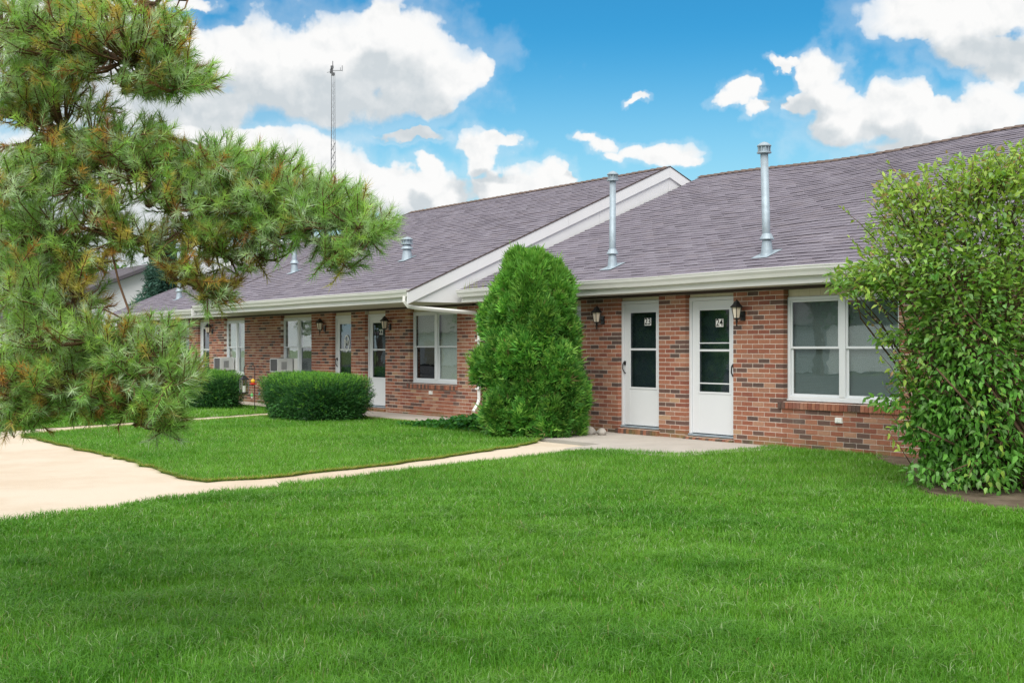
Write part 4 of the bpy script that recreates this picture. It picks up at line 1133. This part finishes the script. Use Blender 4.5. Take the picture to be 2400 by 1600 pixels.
def garden_hook():
    p = Vector((-12.42,-1.9,0)); t = empty('shepherd_hook', p, 'thin dark shepherd hook in the grass between the two hedges', 'hook')
    a = MB(); pts = [(0,0,-.05),(0,0,.92)]; 
    for i in range(13):
        g = i/12*math.pi; pts.append((-.115+.115*math.cos(g), 0, .92+.12*math.sin(g)))
    pts += [(-.23,0,.86),(-.225,0,.84)]
    a.tube([Vector((x*CA, x*SA, z)) for x, _, z in pts], .008, 6); a.build('pole', M['black'], t, smooth=True)
    b = MB(); b.tube([(0,0,.12),(.06,.0,.10),(.08,0,-.03)], .006, 5); b.build('foot', M['black'], t)
    # lantern
    lp = p+Vector((-.23*CA, -.23*SA, .40)); l = empty('hanging_lantern', lp, 'small grey candle lantern hanging from the shepherd hook', 'lantern')
    c = MB(); w = .075
    c.box((-w,-w,0),(w,w,.02)); c.build('base', M['black'], l)
    c = MB(); c.lathe([(.115,.29),(.118,.30),(.05,.355),(.045,.375),(.012,.385)], (0,0,0), 4, math.pi/4); c.build('roof', M['black'], l)
    f = MB()
    for x in (-w+.006, w-.006):
        for y in (-w+.006, w-.006): f.tube([(x,y,.02),(x,y,.295)], .006, 4)
    f.build('frame', M['steel'], l)
    f = MB(); f.tube([(.0,0,.385),(.02,0,.42),(0,0,.455),(-.02,0,.42),(0,0,.385)], .004, 5); f.build('ring', M['black'], l)
    for (ax, ay, bx, by) in ((-w+.01,-w+.004,w-.01,-w+.004),(w-.004,-w+.01,w-.004,w-.01)):
        MB().quad((ax,ay,.02),(bx,by,.02),(bx,by,.29),(ax,ay,.29)).build('pane', M['glass'], l)
    f = MB(); f.lathe([(.035,.02),(.035,.15),(.03,.155)], (0,0,0), 14); f.build('candle', M['candle'], l)
    # red and yellow flower feeder on the pole
    e = empty('bird_feeder', p+Vector((.02,-.05,.60)), 'red and orange flower-shaped feeder on the hook pole', 'bird feeder')
    f = MB()
    for k in range(6):
        g = k*math.pi/3; f.lathe([(.002,-.012),(.032,-.004),(.032,.004),(.002,.010)], (.05*math.cos(g),.05*math.sin(g),0), 10)
    f.lathe([(.03,-.03),(.055,-.012),(.05,.014),(.02,.02)], (0,0,0), 12); f.build('base', M['red'], e)
    f = MB(); f.lathe([(.03,.02),(.048,.05),(.048,.08),(.02,.105),(.004,.11)], (0,0,0), 12); f.build('reservoir', M['yellow'], e, smooth=True)
    e = empty('hanging_ornament', p+Vector((-.06*CA,-.06*SA,.33)), 'little green hanging ornament below the red feeder', 'ornament')
    f = MB(); f.lathe([(.03,0),(.035,.03),(.02,.06),(.004,.07)], (0,0,0), 10); f.tube([(0,0,.07),(.0,0,.16)], .003, 4); f.build('body', M['lime'], e)
    f = MB(); f.lathe([(.02,-.035),(.024,-.012),(.004,-.001)], (0,0,0), 10); f.build('tail', M['plate'], e)
    e = empty('wind_spinner', p+Vector((.10*CA,.10*SA,.36)), 'small teal wind spinner at the right of the hook pole', 'spinner')
    f = MB()
    for k in range(4):
        g = k*math.pi/2; f.quad((0,0,0),(.05*math.cos(g),.01,.05*math.sin(g)),(.065*math.cos(g+.5),.0,.065*math.sin(g+.5)),(.03*math.cos(g+.9),-.01,.03*math.sin(g+.9)))
    f.tube([(0,0,0),(-.10*CA,-.10*SA,.02)], .004, 4); f.build('blade', M['teal'], e)
garden_hook()

def ground_cover():
    r = np.random.default_rng(55); n = 2600
    x = -4.6+1.35*r.normal(size=n)*.62; y = -1.35+.30*r.normal(size=n)
    hgt = .22*np.exp(-((x+4.0)/1.0)**2)+.06
    z = .03+hgt*r.random(n)**.6
    k = (x > -6.6) & (x < -3.0) & (y > -2.1); p = np.stack([x, y, z], 1)[k]; n = len(p)
    ax = norm(np.stack([r.normal(size=n), r.normal(size=n)-.4, .2*r.normal(size=n)-.05], 1))
    V, sz, nf, _ = leaves_np(r, p, ax, .055+.04*r.random(n), leaf_geo(w=.75))
    o = np_mesh('ground_cover', V, sz, M['leaf'], np.repeat(lerpc(r, n, [(.04,.17,.025),(.06,.22,.03),(.03,.14,.04)], [3, 3, 2]), nf, 0)); tag(o, kind='stuff')
    # weeds standing in the gutter
    n = 26; b = np.stack([-6.45+.75*r.random(n), np.full(n, -.46), np.full(n, 2.40)], 1); V = []
    for q in b:
        d = np.array([r.normal(0,.06), r.normal(0,.03), .12+.16*r.random()]); w = np.array([.006, 0, 0]); V += [q-w, q+w, q+d]
    o = np_mesh('weed', np.array(V), np.full(n, 3), M['leaf'], np.tile([(.30,.36,.08)], (n*3, 1))); tag(o, 'pale green weeds sprouting from the gutter behind the arborvitae', 'weeds')
    # straggling leaves at the feet of the hedges
    for (x0, x1, y0, y1, s) in ((-10.2,-7.75,-3.0,-1.3,61),(-16.6,-13.35,-2.8,-1.45,62)):
        r = np.random.default_rng(s); n = 1500; th = r.random(n)*6.283
        p = np.stack([(x0+x1)/2+np.cos(th)*(x1-x0)/2*(.80+.16*r.random(n)), (y0+y1)/2+np.sin(th)*(y1-y0)/2*(.80+.2*r.random(n)), .02+.30*r.random(n)**1.6], 1)
        ax = norm(np.stack([np.cos(th)+r.normal(0,.5,n), np.sin(th)+r.normal(0,.5,n), r.normal(0,.3,n)], 1))
        V, sz, nf, _ = leaves_np(r, p, ax, .04+.025*r.random(n), leaf_geo(w=.7))
        tag(np_mesh('ground_cover', V, sz, M['leaf'], np.repeat(lerpc(r, n, [(.05,.17,.035),(.07,.20,.06)], [3, 2]), nf, 0)), kind='stuff')
ground_cover()

# ------------------------------------------------------------------ far things
def radio_tower():
    Z = 110.0; b = at(781, 818, Z); b.z = 0; k = Z/F_PX
    t = empty('radio_tower', b, 'slim steel lattice radio tower rising behind the roofs', 'tower')
    def hgt(py): return (HOR-py)*k+1.35
    legs = [(-8, 6), (8, -1), (1, 9)]
    top, mid = hgt(168), hgt(335)
    m = MB()
    for i, (lx, ly) in enumerate(legs):
        x, y = lx*k*CA-ly*k*SA, lx*k*SA+ly*k*CA
        m.tube([(x*1.15,y*1.15,0),(x*.62,y*.62,mid),(x*.5,y*.5,top)], [.055,.04,.025] if i == 0 else [.024,.017,.012], 5)
    m.build('mast', M['steel'], t)
    br = MB(); z = 1.0; s = 0
    while z < top-1:
        st_ = .78 if z < mid else .6
        for i in range(3):
            f = lambda zz: 1.15-.53*zz/mid if zz < mid else .62-.12*(zz-mid)/(top-mid)
            a, c = legs[i], legs[(i+1) % 3]
            pa = Vector(((a[0]*CA-a[1]*SA)*k*f(z), (a[0]*SA+a[1]*CA)*k*f(z), z)); z2 = z+st_
            pc = Vector(((c[0]*CA-c[1]*SA)*k*f(z2), (c[0]*SA+c[1]*CA)*k*f(z2), z2))
            br.tube([pa, pc], (.03 if i == 0 else .014) if z < mid else .008, 4)
        z += st_
    br.build('brace', M['steel'], t)
    an = MB(); z = top
    an.tube([(-.1,0,z-.3),(-.1,0,z+.95)], .04, 5); an.box((-.45,-.1,z-.1),(-.22,.1,z+.3)); an.box((-.15,-.12,z-.35),(0.05,.12,z-.1)); an.box((-.32,-.1,z+.3),(-.12,.1,z+.55))
    an.tube([(-.1,0,z+.1),(.75,.5,z+.02)], .025, 4); an.tube([(.75,.5,z-.05),(.75,.5,z+.45)], .03, 5); an.tube([(.6,.4,z+.0),(.6,.4,z+.3)], .025, 4); an.tube([(-.6,-.3,z-.02),(-.1,0,z+.05)], .02, 4)
    an.build('antenna', M['steel'], t)
radio_tower()

def far_house():
    Z = 46; p = at(360, 818, Z) - Vector((6.5, 0, 0)); p.z = 0
    t = empty('white_house', p, 'white sided house with a grey roof seen through the pine branches', 'house')
    w, d, h, rh = 13.0, 9.0, 2.6, 1.75
    b = MB(); z = 0
    while z < h-.01:
        b.prism_x([(-d/2, z), (d/2, z), (d/2-.02, z+.2), (-d/2+.02, z+.2)], -w/2, w/2); z += .2
    b.prism_x([(-d/2+.05, h), (d/2-.05, h), (0, h+rh)], -w/2+.02, w/2-.02)
    b.build('wall', M['siding'], t)
    r_ = MB(); r_.cur = (.11,.10,.115)
    for s in (-1, 1): r_.prism_x([(0, h+rh+.06), (s*(d/2+.5), h-.2), (s*(d/2+.5), h-.08), (0, h+rh+.2)], -w/2-.4, w/2+.4)
    r_.build('roof', M['shingle'], t)
    for x in (-3.5, 1.0, 4.2):
        f = MB(); f.box((x-.55,-d/2-.05,1.0),(x+.55,-d/2+.03,2.4)); f.box((x-.6,-d/2-.07,.92),(x+.6,-d/2-.0,1.0)); wn = f.build('window', M['white'], t)
        MB().box((x-.48,-d/2-.06,1.07),(x+.48,-d/2-.051,2.33)).build('pane', M['screen'], wn)
far_house()

def conifer(loc, H, rad, cols, label, seed, n=5000, name='spruce_tree'):
    r = np.random.default_rng(seed); t = empty(name, loc, label, 'tree', 'trees behind the row')
    z = H*(.06+.94*r.random(n)**1.5); a = r.random(n)*6.283; tier = .75+.25*np.sin(z*5.5+a*1.0)
    rr = rad*(1-z/H)**.85*tier*(r.random(n)**.4)+.05
    p = np.stack([rr*np.cos(a), rr*np.sin(a), z-.12*rr], 1)
    ax = norm(np.stack([np.cos(a), np.sin(a), .15+0*a], 1)+r.normal(0, .4, (n, 3)))
    V, kk = shoots(r, p, ax, .42, .16, .045, 9)
    np_mesh('crown', V, np.full(n*kk, 3), M['conifer'], np.repeat(lerpc(r, n, cols, [1]*len(cols)), kk*3, 0), parent=t)
    m = MB(); m.tube([(0,0,-.05),(0,0,H*.5),(0,0,H*.95)], [H*.022,H*.012,.01], 8); m.build('trunk', M['bark'], t)
p = at(395, 818, 42); conifer((p.x, p.y, 0), 4.9, 1.9, [(.05,.13,.10),(.06,.15,.11),(.04,.10,.07)], 'blue-green spruce just behind the far end of the roof', 201, 5200)
def broadleaf(loc, H, rad, cols, label, seed, n=7000):
    r = np.random.default_rng(seed); t = empty('broadleaf_tree', loc, label, 'tree', 'trees behind the row')
    P = []; tr = MB(); tr.tube([(0,0,-.1),(.05,0,H*.3),(0,.1,H*.6)], [H*.03,H*.024,H*.01], 8)
    for j in range(22):
        d = norm(r.normal(size=(1, 3)))[0]; c = np.array([d[0]*rad*.6, d[1]*rad*.6, H*.62+d[2]*H*.28]); s = rad*(.3+.2*r.random())
        q, _ = ellipsoid_pts(r, n//22, c, (s, s, s*.8)); P.append(q); tr.tube([(0,0,H*.3),Vector(c)*.6+Vector((0,0,H*.16)),c], [H*.014,H*.008,.01], 5)
    P = np.concatenate(P); n = len(P)
    V, sz, nf, _ = leaves_np(r, P, norm(r.normal(size=(n, 3))), .16+.12*r.random(n), leaf_geo(w=.8))
    np_mesh('crown', V, sz, M['leaf'], np.repeat(lerpc(r, n, cols, [1]*len(cols)), nf, 0), parent=t); tr.build('trunk', M['bark'], t)
for (px, Z, H, rad, s, lb) in [(60,58,6.0,3.6,301,'rounded pale green tree low at the left edge behind the pine'),(215,66,6.5,3.8,302,'yellow-green tree beside the white house, behind the pine')]:
    p = at(px, 818, Z); broadleaf((p.x, p.y, 0), H, rad, [(.06,.15,.03),(.09,.19,.04),(.12,.2,.05)], lb, s)

# ------------------------------------------------------------------ across the parking lot, seen mirrored in the windows
def garage_row():
    t = empty('garage', (-60, -46, 0), 'long pale garage row across the parking lot, mirrored in the windows', 'garage')
    b = MB(); b.box((-26,-4,0),(26,4,2.7)); b.build('wall', M['siding'], t)
    r_ = MB(); r_.cur = (.16,.14,.15); r_.prism_x([(-4.6,2.62),(0,4.4),(4.6,2.62),(4.6,2.75),(0,4.55),(-4.6,2.75)], -26.5, 26.5); r_.build('roof', M['shingle'], t)
    for i in range(8):
        x = -22.5+i*6.3; d = MB()
        for j in range(4): d.box((x-1.3,4.002,.03+j*.53),(x+1.3,4.05,.53+j*.53))
        tag(d.build('garage_door', M['beige'], t), kind='stuff')
garage_row()
for i, (x, y, H, lb) in enumerate([(-22,-33,8.5,'tree across the parking lot, mirrored in the two-sash window by door 24'),(-47,-27,7.5,'tree across the parking lot, mirrored in the window by door 22'),
                                   (-66,-31,9,'tall tree in front of the garage row'),(-33,-40,9.5,'tall tree at the near end of the garage row'),(-85,-36,8.5,'tree at the far end of the garage row')]):
    broadleaf((x, y, 0), H, H*.42, [(.06,.15,.03),(.09,.19,.04)], lb, 400+i, 2600)
